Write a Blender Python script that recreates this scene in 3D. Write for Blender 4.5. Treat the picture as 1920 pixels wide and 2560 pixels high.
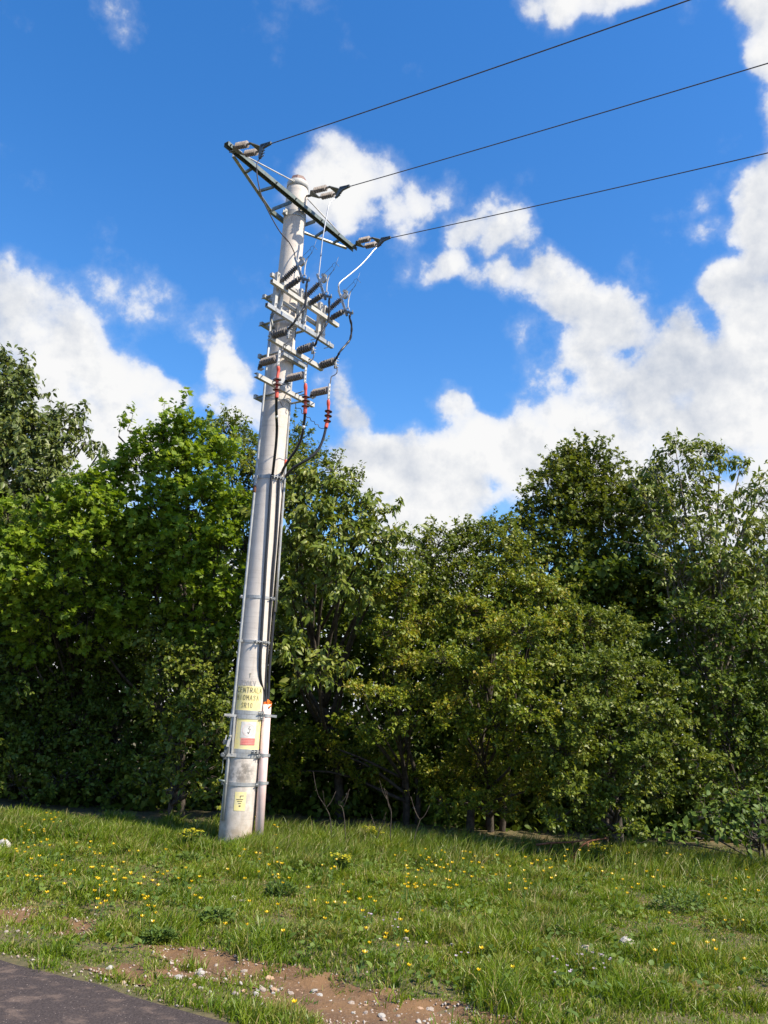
import bpy, math, random
import numpy as np
from math import sin, cos, radians, pi, sqrt
from mathutils import Vector, Matrix

for o in list(bpy.data.objects):
    bpy.data.objects.remove(o)
SC = bpy.context.scene
COL = SC.collection
random.seed(7)
RNG = np.random.default_rng(11)

# ------------------------------------------------------------------ camera
F_PX, W_PX, H_PX = 2072.0, 1920, 2560
EYE = np.array([0.0, 0.0, 1.6])
PITCH, ROLL = radians(14.0), radians(3.45)
_f = np.array([0, cos(PITCH), sin(PITCH)])
_r = np.array([1.0, 0, 0])
_u = np.cross(_r, _f)
CR = _r * cos(ROLL) + _u * sin(ROLL)
CU = -_r * sin(ROLL) + _u * cos(ROLL)
cam_d = bpy.data.cameras.new("camera")
cam_d.sensor_fit = 'VERTICAL'
cam_d.sensor_height = 17.3
cam_d.lens = 17.3 * F_PX / H_PX
cam_d.clip_end = 5000
cam = bpy.data.objects.new("camera", cam_d)
COL.objects.link(cam)
cam.matrix_world = Matrix(((CR[0], CU[0], -_f[0], EYE[0]), (CR[1], CU[1], -_f[1], EYE[1]),
                           (CR[2], CU[2], -_f[2], EYE[2]), (0, 0, 0, 1)))
SC.camera = cam


def ray(px, py):
    return CR * ((px - 960) / F_PX) - CU * ((py - 1280) / F_PX) + _f


def at_y(px, py, y):
    d = ray(px, py)
    return EYE + d * (y / d[1])


def at_z(px, py, z):
    d = ray(px, py)
    return EYE + d * ((z - EYE[2]) / d[2])


# ------------------------------------------------------------------ light
SUN_AZ, SUN_EL = radians(120), radians(50)     # azimuth clockwise from +Y
EXPOSURE = 0.75
SKY_STRENGTH = 0.094
SUN_STRENGTH = 5.0
sun_dir = Vector((sin(SUN_AZ) * cos(SUN_EL), cos(SUN_AZ) * cos(SUN_EL), sin(SUN_EL)))
sl = bpy.data.lights.new("sun", 'SUN')
sl.energy = SUN_STRENGTH
sl.angle = radians(0.53)
sl.color = (1.0, 0.90, 0.73)
so = bpy.data.objects.new("sun", sl)
COL.objects.link(so)
so.rotation_euler = sun_dir.to_track_quat('Z', 'Y').to_euler()

SC.view_settings.view_transform = 'Standard'
SC.view_settings.look = 'None'
SC.view_settings.exposure = EXPOSURE
SC.view_settings.gamma = 1.0
SC.cycles.max_bounces = 6
SC.cycles.diffuse_bounces = 3
SC.cycles.transmission_bounces = 4
SC.cycles.use_denoising = True


class NT:
    """small helper for node trees"""
    def __init__(s, tree):
        s.t = tree
        s.t.nodes.clear()

    def n(s, typ, _ins=None, **props):
        nd = s.t.nodes.new(typ)
        for k, v in props.items():
            setattr(nd, k, v)
        for k, v in (_ins or {}).items():
            sock = nd.inputs[k]
            if isinstance(v, bpy.types.NodeSocket):
                s.t.links.new(v, sock)
            else:
                sock.default_value = v
        return nd

    def math(s, op, a, b=0.0, c=0.0, clamp=False):
        return s.n('ShaderNodeMath', {0: a, 1: b, 2: c}, operation=op, use_clamp=clamp).outputs[0]

    def mix(s, fac, a, b, blend='MIX'):
        nd = s.n('ShaderNodeMix', None, data_type='RGBA', blend_type=blend)
        for i, v in ((0, fac), (6, a), (7, b)):
            if isinstance(v, bpy.types.NodeSocket):
                s.t.links.new(v, nd.inputs[i])
            else:
                nd.inputs[i].default_value = v if i == 0 else (tuple(v) + (1.0,))[:4]
        return nd.outputs[2]

    def ramp(s, fac, stops, interp='LINEAR'):
        nd = s.n('ShaderNodeValToRGB', {0: fac})
        cr = nd.color_ramp
        cr.interpolation = interp
        while len(cr.elements) < len(stops):
            cr.elements.new(0.5)
        for e, (p, c) in zip(cr.elements, stops):
            e.position = p
            e.color = (tuple(c) + (1.0,))[:4] if not isinstance(c, (int, float)) else (c, c, c, 1)
        return nd.outputs[0]

    def maprange(s, v, a, b, c, d, smooth=True):
        return s.n('ShaderNodeMapRange', {0: v, 1: a, 2: b, 3: c, 4: d},
                   interpolation_type='SMOOTHSTEP' if smooth else 'LINEAR').outputs[0]

    def noise(s, vec, scale, detail=4.0, rough=0.55, out=0, dist=0.0):
        ins = {'Scale': scale, 'Detail': detail, 'Roughness': rough, 'Distortion': dist}
        if vec is not None:
            ins['Vector'] = vec
        return s.n('ShaderNodeTexNoise', ins).outputs[out]


# ------------------------------------------------------------------ sky with clouds
# (px, py, radius px, weight): directions of cloud masses, as seen from the road
CLOUDS = [
    (40, 860, 190, 1), (150, 900, 170, 1), (240, 960, 150, 1), (345, 965, 95, 1), (390, 1020, 100, 1), (110, 1060, 280, 1),
    (300, 1110, 200, 1), (-120, 850, 220, 1), (420, 1090, 110, .9),
    (310, 745, 130, .50), (390, 770, 140, .55), (460, 815, 120, .52), (520, 860, 80, .55),
    (530, 905, 70, .82), (575, 925, 60, .75), (520, 990, 70, .6), (600, 1010, 75, .68), (650, 1025, 80, .68), (700, 990, 60, .5),
    (840, 440, 115, 1), (900, 470, 120, 1), (960, 440, 120, 1), (1050, 490, 90, .9), (900, 535, 85, .8), (1000, 520, 85, .8), (830, 520, 80, .8),
    (1120, 470, 70, .8), (1190, 560, 90, .95), (1260, 580, 90, .95), (1160, 660, 90, .95), (1120, 690, 70, .9), (1210, 710, 70, .9), (1320, 620, 70, .8),
    (1290, 690, 90, 1), (1370, 700, 110, 1), (1450, 740, 130, 1), (1560, 820, 160, 1), (1680, 860, 160, 1), (1500, 960, 200, 1), (1800, 960, 170, 1),
    (1440, 1060, 120, 1), (1700, 1050, 260, 1), (1880, 1050, 200, 1), (1900, 1250, 250, 1), (1500, 1150, 200, 1),
    (1950, 60, 150, 1), (1870, 40, 90, .95), (1900, 170, 90, .95), (1930, 270, 80, .9), (1930, 450, 120, 1), (1890, 550, 90, 1), (1930, 620, 110, 1),
    (1850, 700, 100, 1), (1800, 735, 75, .9), (1920, 760, 140, 1), (1960, 900, 120, 1),
    (1740, 480, 60, .62), (1750, 550, 50, .5), (1700, 660, 60, .42),
    (1400, -20, 110, .95), (1500, -20, 100, .95), (1580, -5, 70, .8), (1310, 0, 60, .7),
    (280, 20, 90, .82), (310, 80, 70, .8), (230, -30, 90, .5), (60, 10, 60, .35),
    (1010, 1170, 150, 1), (1130, 1200, 170, 1), (1200, 1110, 110, 1), (1150, 1010, 80, 1), (1150, 960, 50, .9), (1290, 1140, 130, 1),
    (1060, 1300, 200, 1), (900, 1160, 110, .9), (870, 960, 90, .68), (900, 1040, 80, .66), (1310, 1020, 60, .6), (1320, 840, 80, .55),
    (990, 680, 90, .48), (1330, 900, 60, .5), (1000, 800, 60, .4), (690, 400, 60, .45),
]
world = bpy.data.worlds.new("World")
SC.world = world
world.use_nodes = True
N = NT(world.node_tree)
sky = N.n('ShaderNodeTexSky', sky_type='NISHITA', sun_disc=False, sun_elevation=SUN_EL, sun_rotation=SUN_AZ,
          altitude=200.0, air_density=1.15, dust_density=0.5, ozone_density=3.0)
tc = N.n('ShaderNodeTexCoord').outputs['Generated']
warp = N.noise(tc, 5.0, 6.0, 0.6, out=1)
wv = N.n('ShaderNodeVectorMath', {0: warp, 1: (0.5, 0.5, 0.5)}, operation='SUBTRACT').outputs[0]
wv = N.n('ShaderNodeVectorMath', {0: wv, 3: 0.10}, operation='SCALE').outputs[0]
dv = N.n('ShaderNodeVectorMath', {0: tc, 1: wv}, operation='ADD').outputs[0]
acc = None
for (px, py, r, wgt) in CLOUDS:
    d = ray(px, py)
    L = np.linalg.norm(d)
    d = d / L
    rr = r / F_PX / L * 1.62
    ds = N.n('ShaderNodeVectorMath', {0: dv, 1: tuple(d)}, operation='DISTANCE').outputs['Value']
    b = N.maprange(ds, 0.0, rr, wgt, 0.0)
    acc = b if acc is None else N.n('ShaderNodeMath', {0: acc, 1: b, 2: 0.18}, operation='SMOOTH_MAX').outputs[0]
for (px, py, r, wgt) in [(1600, 655, 110, .6), (1690, 740, 90, .6), (1770, 810, 60, .5), (1480, 560, 170, .7), (1720, 330, 170, .7), (1560, 330, 200, .7), (1810, 620, 60, .4), (1080, 880, 170, .6), (1330, 900, 90, .3),
                         (1180, 830, 110, .5), (420, 520, 220, .4), (300, 300, 300, .5), (1000, 250, 250, .4), (480, 690, 60, .25), (690, 880, 90, .5), (1540, 1260, 60, -.5), (430, 900, 50, .6), (1420, 1000, 70, .35), (960, 930, 90, .35), (1230, 1000, 40, .3), (470, 1080, 70, .5), (760, 1060, 60, .4), (1000, 1060, 60, .3), (1640, 840, 60, .35), (1560, 900, 40, .4), (1700, 1010, 40, .45), (1400, 880, 50, .25), (1800, 1180, 60, .4), (1240, 1180, 40, .3), (60, 1100, 40, .3), (940, 700, 100, .5), (1110, 590, 40, .2), (350, 1090, 40, .3)]:
    d = ray(px, py)
    L = np.linalg.norm(d)
    ds = N.n('ShaderNodeVectorMath', {0: dv, 1: tuple(d / L)}, operation='DISTANCE').outputs['Value']
    acc = N.math('SUBTRACT', acc, N.maprange(ds, 0.0, r / F_PX / L * 1.5, wgt, 0.0))
# a bank of distant cloud all round the horizon
elev = N.n('ShaderNodeSeparateXYZ', {0: tc}).outputs[2]
acc = N.math('MAXIMUM', acc, N.maprange(elev, 0.02, 0.30, 0.95, 0.0))
fb = N.noise(tc, 9.0, 9.0, 0.60)
fb2 = N.noise(N.n('ShaderNodeVectorMath', {0: tc, 1: tuple(np.array(sun_dir) * 0.016)}, operation='ADD').outputs[0], 9.0, 9.0, 0.60)
mid = N.noise(tc, 4.0, 3.0, 0.5)
nz = N.math('ADD', N.math('MULTIPLY', N.math('SUBTRACT', fb, 0.5), 1.9), N.math('MULTIPLY', N.math('SUBTRACT', mid, 0.5), 0.5))
v = N.math('ADD', acc, nz)
mask = N.math('ADD', N.math('MULTIPLY', N.maprange(v, 0.20, 0.88, 0.0, 1.0), .5), N.math('MULTIPLY', N.maprange(v, 0.42, 0.63, 0.0, 1.0), .5))
relief = N.math('MULTIPLY', N.math('SUBTRACT', fb, fb2), 3.4)
big = N.noise(N.n('ShaderNodeMapping', {'Vector': tc, 'Location': (3, 1, 2)}).outputs[0], 6.0, 4.0, 0.55)
shade = N.math('ADD', N.math('ADD', 0.86, relief), N.math('MULTIPLY', N.math('SUBTRACT', big, 0.5), 2.4), clamp=False)
shade = N.math('SUBTRACT', shade, N.math('MULTIPLY', N.maprange(v, 0.8, 1.6, 0, 1), 0.35), clamp=True)
ccol = N.mix(shade, (3.35, 3.7, 4.35), (6.05, 6.05, 6.05))
hsv = N.n('ShaderNodeHueSaturation', {'Hue': 0.506, 'Saturation': 1.34, 'Value': 1.45, 'Fac': 1.0, 'Color': sky.outputs[0]}).outputs[0]
final = N.mix(mask, hsv, ccol)
bg = N.n('ShaderNodeBackground', {'Color': final, 'Strength': SKY_STRENGTH})
wo = N.n('ShaderNodeOutputWorld', {'Surface': bg.outputs[0]})
world.cycles.sampling_method = 'MANUAL'
world.cycles.sample_map_resolution = 512


# ------------------------------------------------------------------ object helpers
def tag(o, label=None, cat=None, group=None, kind=None):
    for k, val in (('label', label), ('category', cat), ('group', group), ('kind', kind)):
        if val:
            o[k] = val
    return o


def thing(name, loc, label, cat, group=None):
    o = bpy.data.objects.new(name, None)
    o.empty_display_size = 0.2
    COL.objects.link(o)
    o.location = Vector([float(x) for x in loc])
    return tag(o, label, cat, group)


def world_loc(o):
    l = Vector(o.location)
    while o.parent:
        o = o.parent
        l += Vector(o.location)
    return l


def raw_mesh(name, V, polys, mat, parent=None, smooth=False, loc=None):
    """V (n,3) world coords; polys list of int arrays (m,k)"""
    V = np.asarray(V, dtype=np.float32)
    off = np.zeros(3, np.float32)
    if parent is not None:
        off = np.array(world_loc(parent), np.float32)
    elif loc is not None:
        off = np.array(loc, np.float32)
    me = bpy.data.meshes.new(name)
    me.vertices.add(len(V))
    me.vertices.foreach_set('co', (V - off).ravel())
    polys = [np.asarray(p, dtype=np.int32) for p in polys if len(p)]
    tot = sum(p.size for p in polys)
    npol = sum(len(p) for p in polys)
    me.loops.add(tot)
    me.loops.foreach_set('vertex_index', np.concatenate([p.ravel() for p in polys]))
    me.polygons.add(npol)
    cnt = np.concatenate([np.full(len(p), p.shape[1], np.int32) for p in polys])
    st = np.concatenate([[0], np.cumsum(cnt)[:-1]]).astype(np.int32)
    me.polygons.foreach_set('loop_start', st)
    me.polygons.foreach_set('loop_total', cnt)
    if smooth:
        me.polygons.foreach_set('use_smooth', np.ones(npol, dtype=bool))
    mats = mat if isinstance(mat, (list, tuple)) else [mat]
    for m in mats:
        me.materials.append(m)
    me.update(calc_edges=True)
    me.validate()
    o = bpy.data.objects.new(name, me)
    COL.objects.link(o)
    if parent is not None:
        o.parent = parent
    elif loc is not None:
        o.location = Vector([float(x) for x in loc])
    return o


class MB:
    """collects shapes in world coordinates, builds ONE mesh object"""
    def __init__(s):
        s.v, s.f, s.sm, s.mi = [], [], [], []

    def add(s, vs, fs, smooth=False, mi=0):
        o = len(s.v)
        s.v += [tuple(float(c) for c in p) for p in vs]
        for f in fs:
            s.f.append([i + o for i in f])
            s.sm.append(smooth)
            s.mi.append(mi)
        return s

    def box(s, c, ax, ay, az, bevel=0.0, mi=0):
        """c centre, ax ay az half-extent vectors"""
        c, ax, ay, az = (np.array(q, float) for q in (c, ax, ay, az))
        if np.dot(np.cross(ax, ay), az) < 0:
            az = -az
        vs = [c + i * ax + j * ay + k * az for k in (-1, 1) for j in (-1, 1) for i in (-1, 1)]
        return s.add(vs, [[0, 2, 3, 1], [4, 5, 7, 6], [0, 1, 5, 4], [2, 6, 7, 3], [0, 4, 6, 2], [1, 3, 7, 5]], mi=mi)

    def bar(s, a, b, w, h, up=(0, 0, 1), mi=0):
        """rectangular bar from a to b, width w (sideways) height h (up)"""
        a, b = np.array(a, float), np.array(b, float)
        d = (b - a)
        L = np.linalg.norm(d)
        d /= L
        up = np.array(up, float)
        sd = np.cross(d, up)
        sd /= np.linalg.norm(sd)
        u2 = np.cross(sd, d)
        return s.box((a + b) / 2, d * L / 2, sd * w / 2, u2 * h / 2, mi=mi)

    def hollow(s, a, b, w, h, t=0.006, up=(0, 0, 1)):
        """square tube with visible open ends"""
        a, b = np.array(a, float), np.array(b, float)
        d = (b - a)
        d /= np.linalg.norm(d)
        sd = np.cross(d, up)
        sd /= np.linalg.norm(sd)
        u2 = np.cross(sd, d)
        vs = []
        for p in (a, b):
            for k in (1.0, 0):
                ww, hh = (w / 2 - (0 if k else t)), (h / 2 - (0 if k else t))
                for i, j in ((-1, -1), (1, -1), (1, 1), (-1, 1)):
                    vs.append(p + sd * ww * i + u2 * hh * j)
        fs = []
        for i in range(4):
            j = (i + 1) % 4
            fs.append([i, 8 + i, 8 + j, j])
            fs.append([4 + j, 12 + j, 12 + i, 4 + i])
            fs.append([j, 4 + j, 4 + i, i])
            fs.append([8 + i, 12 + i, 12 + j, 8 + j])
        return s.add(vs, fs)

    def tube(s, pts, r, n=8, caps=True, mi=0, smooth=True):
        pts = [np.array(p, float) for p in pts]
        m = len(pts)
        rs = r if hasattr(r, '__len__') else [r] * m
        t0 = pts[1] - pts[0]
        t0 /= np.linalg.norm(t0)
        ref = np.array([0, 0, 1.0]) if abs(t0[2]) < 0.9 else np.array([1.0, 0, 0])
        u = np.cross(t0, ref)
        u /= np.linalg.norm(u)
        vs = []
        for i, p in enumerate(pts):
            t = pts[min(i + 1, m - 1)] - pts[max(i - 1, 0)]
            t /= (np.linalg.norm(t) + 1e-12)
            u = u - t * np.dot(u, t)
            u /= np.linalg.norm(u)
            w = np.cross(t, u)
            for k in range(n):
                a = 2 * pi * k / n
                vs.append(p + rs[i] * (u * cos(a) + w * sin(a)))
        fs = [[i * n + k, i * n + (k + 1) % n, (i + 1) * n + (k + 1) % n, (i + 1) * n + k] for i in range(m - 1) for k in range(n)]
        s.add(vs, fs, smooth, mi)
        if caps:
            o = len(s.v) - len(vs)
            s.f.append([o + k for k in range(n)][::-1]); s.sm.append(False); s.mi.append(mi)
            s.f.append([o + (m - 1) * n + k for k in range(n)]); s.sm.append(False); s.mi.append(mi)
        return s

    def lathe(s, a, b, prof, n=16, mi=0, smooth=True):
        """profile [(t along a-b in metres, radius)]"""
        a, b = np.array(a, float), np.array(b, float)
        d = b - a
        d /= np.linalg.norm(d)
        ref = np.array([0, 0, 1.0]) if abs(d[2]) < 0.9 else np.array([1.0, 0, 0])
        u = np.cross(d, ref)
        u /= np.linalg.norm(u)
        w = np.cross(d, u)
        vs = []
        for (t, r) in prof:
            for k in range(n):
                q = 2 * pi * k / n
                vs.append(a + d * t + r * (u * cos(q) + w * sin(q)))
        m = len(prof)
        fs = [[i * n + k, i * n + (k + 1) % n, (i + 1) * n + (k + 1) % n, (i + 1) * n + k] for i in range(m - 1) for k in range(n)]
        s.add(vs, fs, smooth, mi)
        o = len(s.v) - len(vs)
        s.f.append([o + k for k in range(n)][::-1]); s.sm.append(False); s.mi.append(mi)
        s.f.append([o + (m - 1) * n + k for k in range(n)]); s.sm.append(False); s.mi.append(mi)
        return s

    def plate(s, pts, nrm, t, mi=0):
        """polygon extruded by t along nrm (centred)"""
        nrm = np.array(nrm, float)
        nrm /= np.linalg.norm(nrm)
        pts = [np.array(p, float) for p in pts]
        k = len(pts)
        vs = [p - nrm * t / 2 for p in pts] + [p + nrm * t / 2 for p in pts]
        fs = [list(range(k))[::-1], list(range(k, 2 * k))] + [[i, (i + 1) % k, k + (i + 1) % k, k + i] for i in range(k)]
        return s.add(vs, fs, mi=mi)

    def bolt(s, p, d, r=0.012, L=0.03, mi=0):
        p, d = np.array(p, float), np.array(d, float)
        d /= np.linalg.norm(d)
        return s.lathe(p, p + d, [(-L * .3, r), (L * .35, r), (L * .35, r * .5), (L, r * .5)], n=6, smooth=False, mi=mi)

    def build(s, name, mat, parent=None, loc=None):
        off = Vector((0, 0, 0))
        if parent is not None:
            off = world_loc(parent)
        elif loc is not None:
            off = Vector([float(x) for x in loc])
        me = bpy.data.meshes.new(name)
        me.from_pydata([(p[0] - off.x, p[1] - off.y, p[2] - off.z) for p in s.v], [], s.f)
        me.polygons.foreach_set('use_smooth', s.sm)
        for m in (mat if isinstance(mat, (list, tuple)) else [mat]):
            me.materials.append(m)
        me.polygons.foreach_set('material_index', s.mi)
        me.validate()
        me.update()
        o = bpy.data.objects.new(name, me)
        COL.objects.link(o)
        if parent is not None:
            o.parent = parent
        elif loc is not None:
            o.location = off
        return o


def smooth_path(pts, n=8):
    """Catmull-Rom through points"""
    P = [np.array(p, float) for p in pts]
    P = [2 * P[0] - P[1]] + P + [2 * P[-1] - P[-2]]
    out = []
    for i in range(1, len(P) - 2):
        for k in range(n):
            t = k / n
            a, b, c, d = P[i - 1], P[i], P[i + 1], P[i + 2]
            out.append(0.5 * (2 * b + (c - a) * t + (2 * a - 5 * b + 4 * c - d) * t * t + (3 * b - a - 3 * c + d) * t ** 3))
    out.append(P[-2])
    return out


# ------------------------------------------------------------------ materials
def mat_simple(name, col, rough=0.6, metal=0.0, var=0.15, scale=12.0, bump=0.0, bscale=60.0, col2=None, coat=0.0):
    m = bpy.data.materials.new(name)
    m.use_nodes = True
    n = NT(m.node_tree)
    tcn = n.n('ShaderNodeTexCoord').outputs['Object']
    f = n.noise(tcn, scale, 6.0, 0.6)
    c2 = col2 if col2 else tuple(c * (1 - var) for c in col)
    c1 = tuple(min(1, c * (1 + var * .5)) for c in col)
    c = n.mix(n.maprange(f, 0.38, 0.66, 0, 1), c1, c2)
    ins = {'Base Color': c, 'Roughness': n.maprange(f, 0.3, 0.7, rough * .85, min(1, rough * 1.15)), 'Metallic': metal}
    if coat:
        ins['Coat Weight'] = coat
    if bump:
        b = n.n('ShaderNodeBump', {'Strength': bump, 'Distance': 0.01, 'Height': n.noise(tcn, bscale, 5.0, 0.6)})
        ins['Normal'] = b.outputs[0]
    p = n.n('ShaderNodeBsdfPrincipled', ins)
    n.n('ShaderNodeOutputMaterial', {'Surface': p.outputs[0]})
    return m


def mat_leaf(name, cols, trans=0.35, rough=0.42, spec=0.5, back=1.25, clump=0.35):
    """cols: dark, mid, light leaf colours, picked per leaf; older/younger shoots vary by clump"""
    m = bpy.data.materials.new(name)
    m.use_nodes = True
    n = NT(m.node_tree)
    geo = n.n('ShaderNodeNewGeometry')
    rnd = geo.outputs['Random Per Island']
    cl = n.noise(n.n('ShaderNodeTexCoord').outputs['Object'], 1.6, 2.0, 0.5)
    fac = n.math('ADD', n.math('MULTIPLY', rnd, 1 - clump), n.math('MULTIPLY', n.maprange(cl, .3, .7, 0, 1), clump))
    k = len(cols)
    c = n.ramp(fac, [(i / (k - 1), q) for i, q in enumerate(cols)])
    p = n.n('ShaderNodeBsdfPrincipled', {'Base Color': c, 'Roughness': rough, 'Specular IOR Level': spec})
    tr = n.n('ShaderNodeBsdfTranslucent', {'Color': n.mix(1.0, c, (back * 1.05, back, back * .45), 'MULTIPLY')})
    mx = n.n('ShaderNodeMixShader', {0: trans, 1: p.outputs[0], 2: tr.outputs[0]})
    n.n('ShaderNodeOutputMaterial', {'Surface': mx.outputs[0]})
    return m


def mat_concrete():
    m = bpy.data.materials.new("pole_concrete")
    m.use_nodes = True
    n = NT(m.node_tree)
    tcn = n.n('ShaderNodeTexCoord').outputs['Object']
    sep = n.n('ShaderNodeSeparateXYZ', {0: tcn})
    f1 = n.noise(tcn, 5.0, 8.0, 0.65)
    ring = n.noise(n.n('ShaderNodeMapping', {'Vector': tcn, 'Scale': (0.6, 0.6, 9.0)}).outputs[0], 3.0, 6.0, 0.7)
    blot = n.noise(tcn, 9.0, 5.0, 0.7)
    low = n.maprange(sep.outputs[2], 0.2, 1.35, 1.0, 0.0)
    base = n.mix(n.maprange(f1, .3, .7, 0, 1), (.56, .50, .445), (.65, .59, .53))
    base = n.mix(n.math('MULTIPLY', n.maprange(ring, .52, .72, 0, 1), .45), base, (.33, .30, .27))
    # grey mottled weathering on the lowest metre and a half, dark scuff under the lower band
    base = n.mix(n.math('MULTIPLY', low, n.maprange(blot, .38, .66, .12, .75)), base, (.33, .30, .255))
    sc = n.n('ShaderNodeVectorMath', {0: tcn, 1: (0.02, -0.2, 0.86)}, operation='DISTANCE').outputs['Value']
    base = n.mix(n.math('MULTIPLY', n.maprange(sc, .05, .22, 1, 0), n.maprange(blot, .42, .6, 0, .85)), base, (.14, .13, .12))
    base = n.mix(n.math('MULTIPLY', n.maprange(sep.outputs[2], .05, .5, 1, 0), n.maprange(f1, .4, .6, .2, .8)), base, (.36, .27, .18))
    streak = n.noise(n.n('ShaderNodeMapping', {'Vector': tcn, 'Scale': (14, 14, .5)}).outputs[0], 1.0, 4.0, .6)
    base = n.mix(n.math('MULTIPLY', n.maprange(streak, .56, .70, 0, 1), .3), base, (.34, .27, .20))
    fine = n.noise(tcn, 90.0, 3.0, 0.6)
    pit = n.maprange(n.noise(tcn, 38.0, 2.0, 0.5), .70, .76, 0, .5)
    base = n.mix(pit, base, (.25, .23, .2))
    b = n.n('ShaderNodeBump', {'Strength': 0.35, 'Distance': 0.004, 'Height': n.math('ADD', fine, n.math('MULTIPLY', ring, 0.7))})
    p = n.n('ShaderNodeBsdfPrincipled', {'Base Color': base, 'Roughness': 0.85, 'Normal': b.outputs[0]})
    n.n('ShaderNodeOutputMaterial', {'Surface': p.outputs[0]})
    return m


M = {}
M['concrete'] = mat_concrete()
M['galv'] = mat_simple('galvanised_steel', (.40, .405, .40), 0.5, 0.4, .22, 9.0, 0.08)
M['galv_pale'] = mat_simple('weathered_zinc', (.50, .485, .455), 0.6, 0.12, .2, 8.0, 0.08)
M['steel_dark'] = mat_simple('green_grey_steel', (.17, .20, .185), 0.5, 0.35, .3, 18.0, 0.1)
M['fitting'] = mat_simple('dark_cast_fitting', (.14, .15, .15), 0.5, 0.4, .3, 30.0, 0.1)
M['wire'] = mat_simple('aged_conductor', (.11, .10, .105), 0.5, 0.4, .2, 40.0)
M['alu'] = mat_simple('aluminium_conductor', (.52, .51, .50), 0.4, 0.7, .15, 40.0)
M['shed'] = mat_simple('grey_silicone', (.15, .14, .135), 0.55, 0.0, .2, 30.0)
M['shed_pale'] = mat_simple('dusty_grey_silicone', (.29, .25, .225), 0.65, 0.0, .25, 30.0)
M['black'] = mat_simple('black_cable_sheath', (.022, .022, .026), 0.42, 0.0, .3, 20.0)
M['red'] = mat_simple('red_shrink_sleeve', (.62, .085, .05), 0.5, 0.0, .2, 25.0)
M['darkred'] = mat_simple('brown_rubber_shed', (.11, .03, .025), 0.5, 0.0, .2, 25.0)
M['white_tape'] = mat_simple('white_tape', (.8, .8, .78), 0.6)
M['pvc'] = mat_simple('faded_pink_plastic', (.76, .60, .565), 0.45, 0.0, .10, 4.0, col2=(.72, .52, .475))
M['foam'] = mat_simple('orange_foam', (.85, .20, .02), 0.8, 0.0, .35, 40.0, 0.6, 50.0)
M['yellow'] = mat_simple('yellow_paint', (.78, .66, .27), 0.75, 0.0, .12, 22.0, col2=(.70, .62, .36))
M['stencil'] = mat_simple('black_stencil_paint', (.07, .06, .045), 0.8, 0.0, .6, 30.0, col2=(.30, .26, .12))
M['stencil_faded'] = mat_simple('faded_stencil_paint', (.25, .23, .21), 0.8, 0.0, .4, 30.0, col2=(.5, .47, .43))
M['stencil_worn'] = mat_simple('worn_stencil_paint', (.16, .13, .07), 0.8, 0.0, .5, 30.0, col2=(.42, .36, .16))
M['sign_white'] = mat_simple('sticker_white', (.68, .65, .61), 0.45)
M['sign_pink'] = mat_simple('sticker_faded_ring', (.80, .60, .55), 0.5)
M['sign_red'] = mat_simple('sticker_faded_red', (.74, .20, .17), 0.5, col2=(.80, .33, .28))
M['sign_ink'] = mat_simple('sticker_ink', (.06, .05, .05), 0.6)
M['sign_darkred'] = mat_simple('sticker_dark_red_print', (.58, .16, .14), 0.6)
M['rust'] = mat_simple('rust', (.15, .06, .03), 0.85, 0.0, .5, 50.0)
M['cap'] = mat_simple('brown_cap', (.20, .12, .10), 0.6, 0.0, .3, 12.0)
M['bark'] = mat_simple('bark', (.065, .052, .04), 0.9, 0.0, .45, 14.0, 0.8, 40.0)
M['bark_pale'] = mat_simple('pale_bark', (.30, .25, .20), 0.85, 0.0, .4, 14.0, 0.6, 40.0)
M['dead_stem'] = mat_simple('dead_stem', (.060, .045, .035), 0.9, 0.0, .4, 20.0)
M['rock'] = mat_simple('limestone', (.37, .325, .28), 0.9, 0.0, .3, 22.0, 0.6, 60.0, col2=(.34, .25, .19))
M['rock_white'] = mat_simple('white_limestone', (.47, .435, .39), 0.9, 0.0, .35, 22.0, 0.6, 60.0)
M['rock_tan'] = mat_simple('tan_stone', (.52, .34, .22), 0.9, 0.0, .3, 22.0, 0.6, 60.0)
M['petal'] = mat_leaf('buttercup_petal', [(.80, .50, .01), (.85, .58, .015), (.80, .55, .02)], trans=.25, rough=.3)
M['spurge'] = mat_leaf('yellow_umbel', [(.42, .40, .02), (.52, .48, .03), (.60, .50, .02)], trans=.2, rough=.5)
M['lilac'] = mat_leaf('lilac_petal', [(.50, .40, .52), (.60, .5, .6)], trans=.2, rough=.5)
M['stem'] = mat_leaf('green_stem', [(.07, .13, .02), (.09, .16, .025)], trans=.1, rough=.5)
M['maple'] = mat_leaf('maple_leaf', [(.085, .145, .010), (.165, .250, .016), (.30, .37, .045)], trans=.42, rough=.5, spec=.25, back=1.45)
M['maple_dull'] = mat_leaf('field_maple_leaf', [(.065, .092, .014), (.115, .155, .018), (.21, .22, .03)], trans=.36, rough=.48, spec=.28)
M['cherry'] = mat_leaf('cherry_leaf', [(.080, .120, .016), (.140, .190, .022), (.28, .29, .06)], trans=.32, rough=.42, spec=.35)
M['cherry_dark'] = mat_leaf('tall_cherry_leaf', [(.065, .090, .022), (.105, .140, .028), (.19, .22, .05)], trans=.28, rough=.42, spec=.35)
M['haw'] = mat_leaf('hawthorn_leaf', [(.062, .100, .010), (.135, .190, .014), (.25, .27, .022), (.31, .22, .03)], trans=.3, rough=.45, spec=.3)
M['haw_green'] = mat_leaf('blackthorn_leaf', [(.060, .095, .012), (.125, .170, .018), (.26, .27, .035)], trans=.3, rough=.45, spec=.32)
M['dark_leaf'] = mat_leaf('shade_leaf', [(.050, .085, .013), (.090, .140, .017), (.18, .22, .026)], trans=.3, rough=.5, spec=.25)
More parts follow.
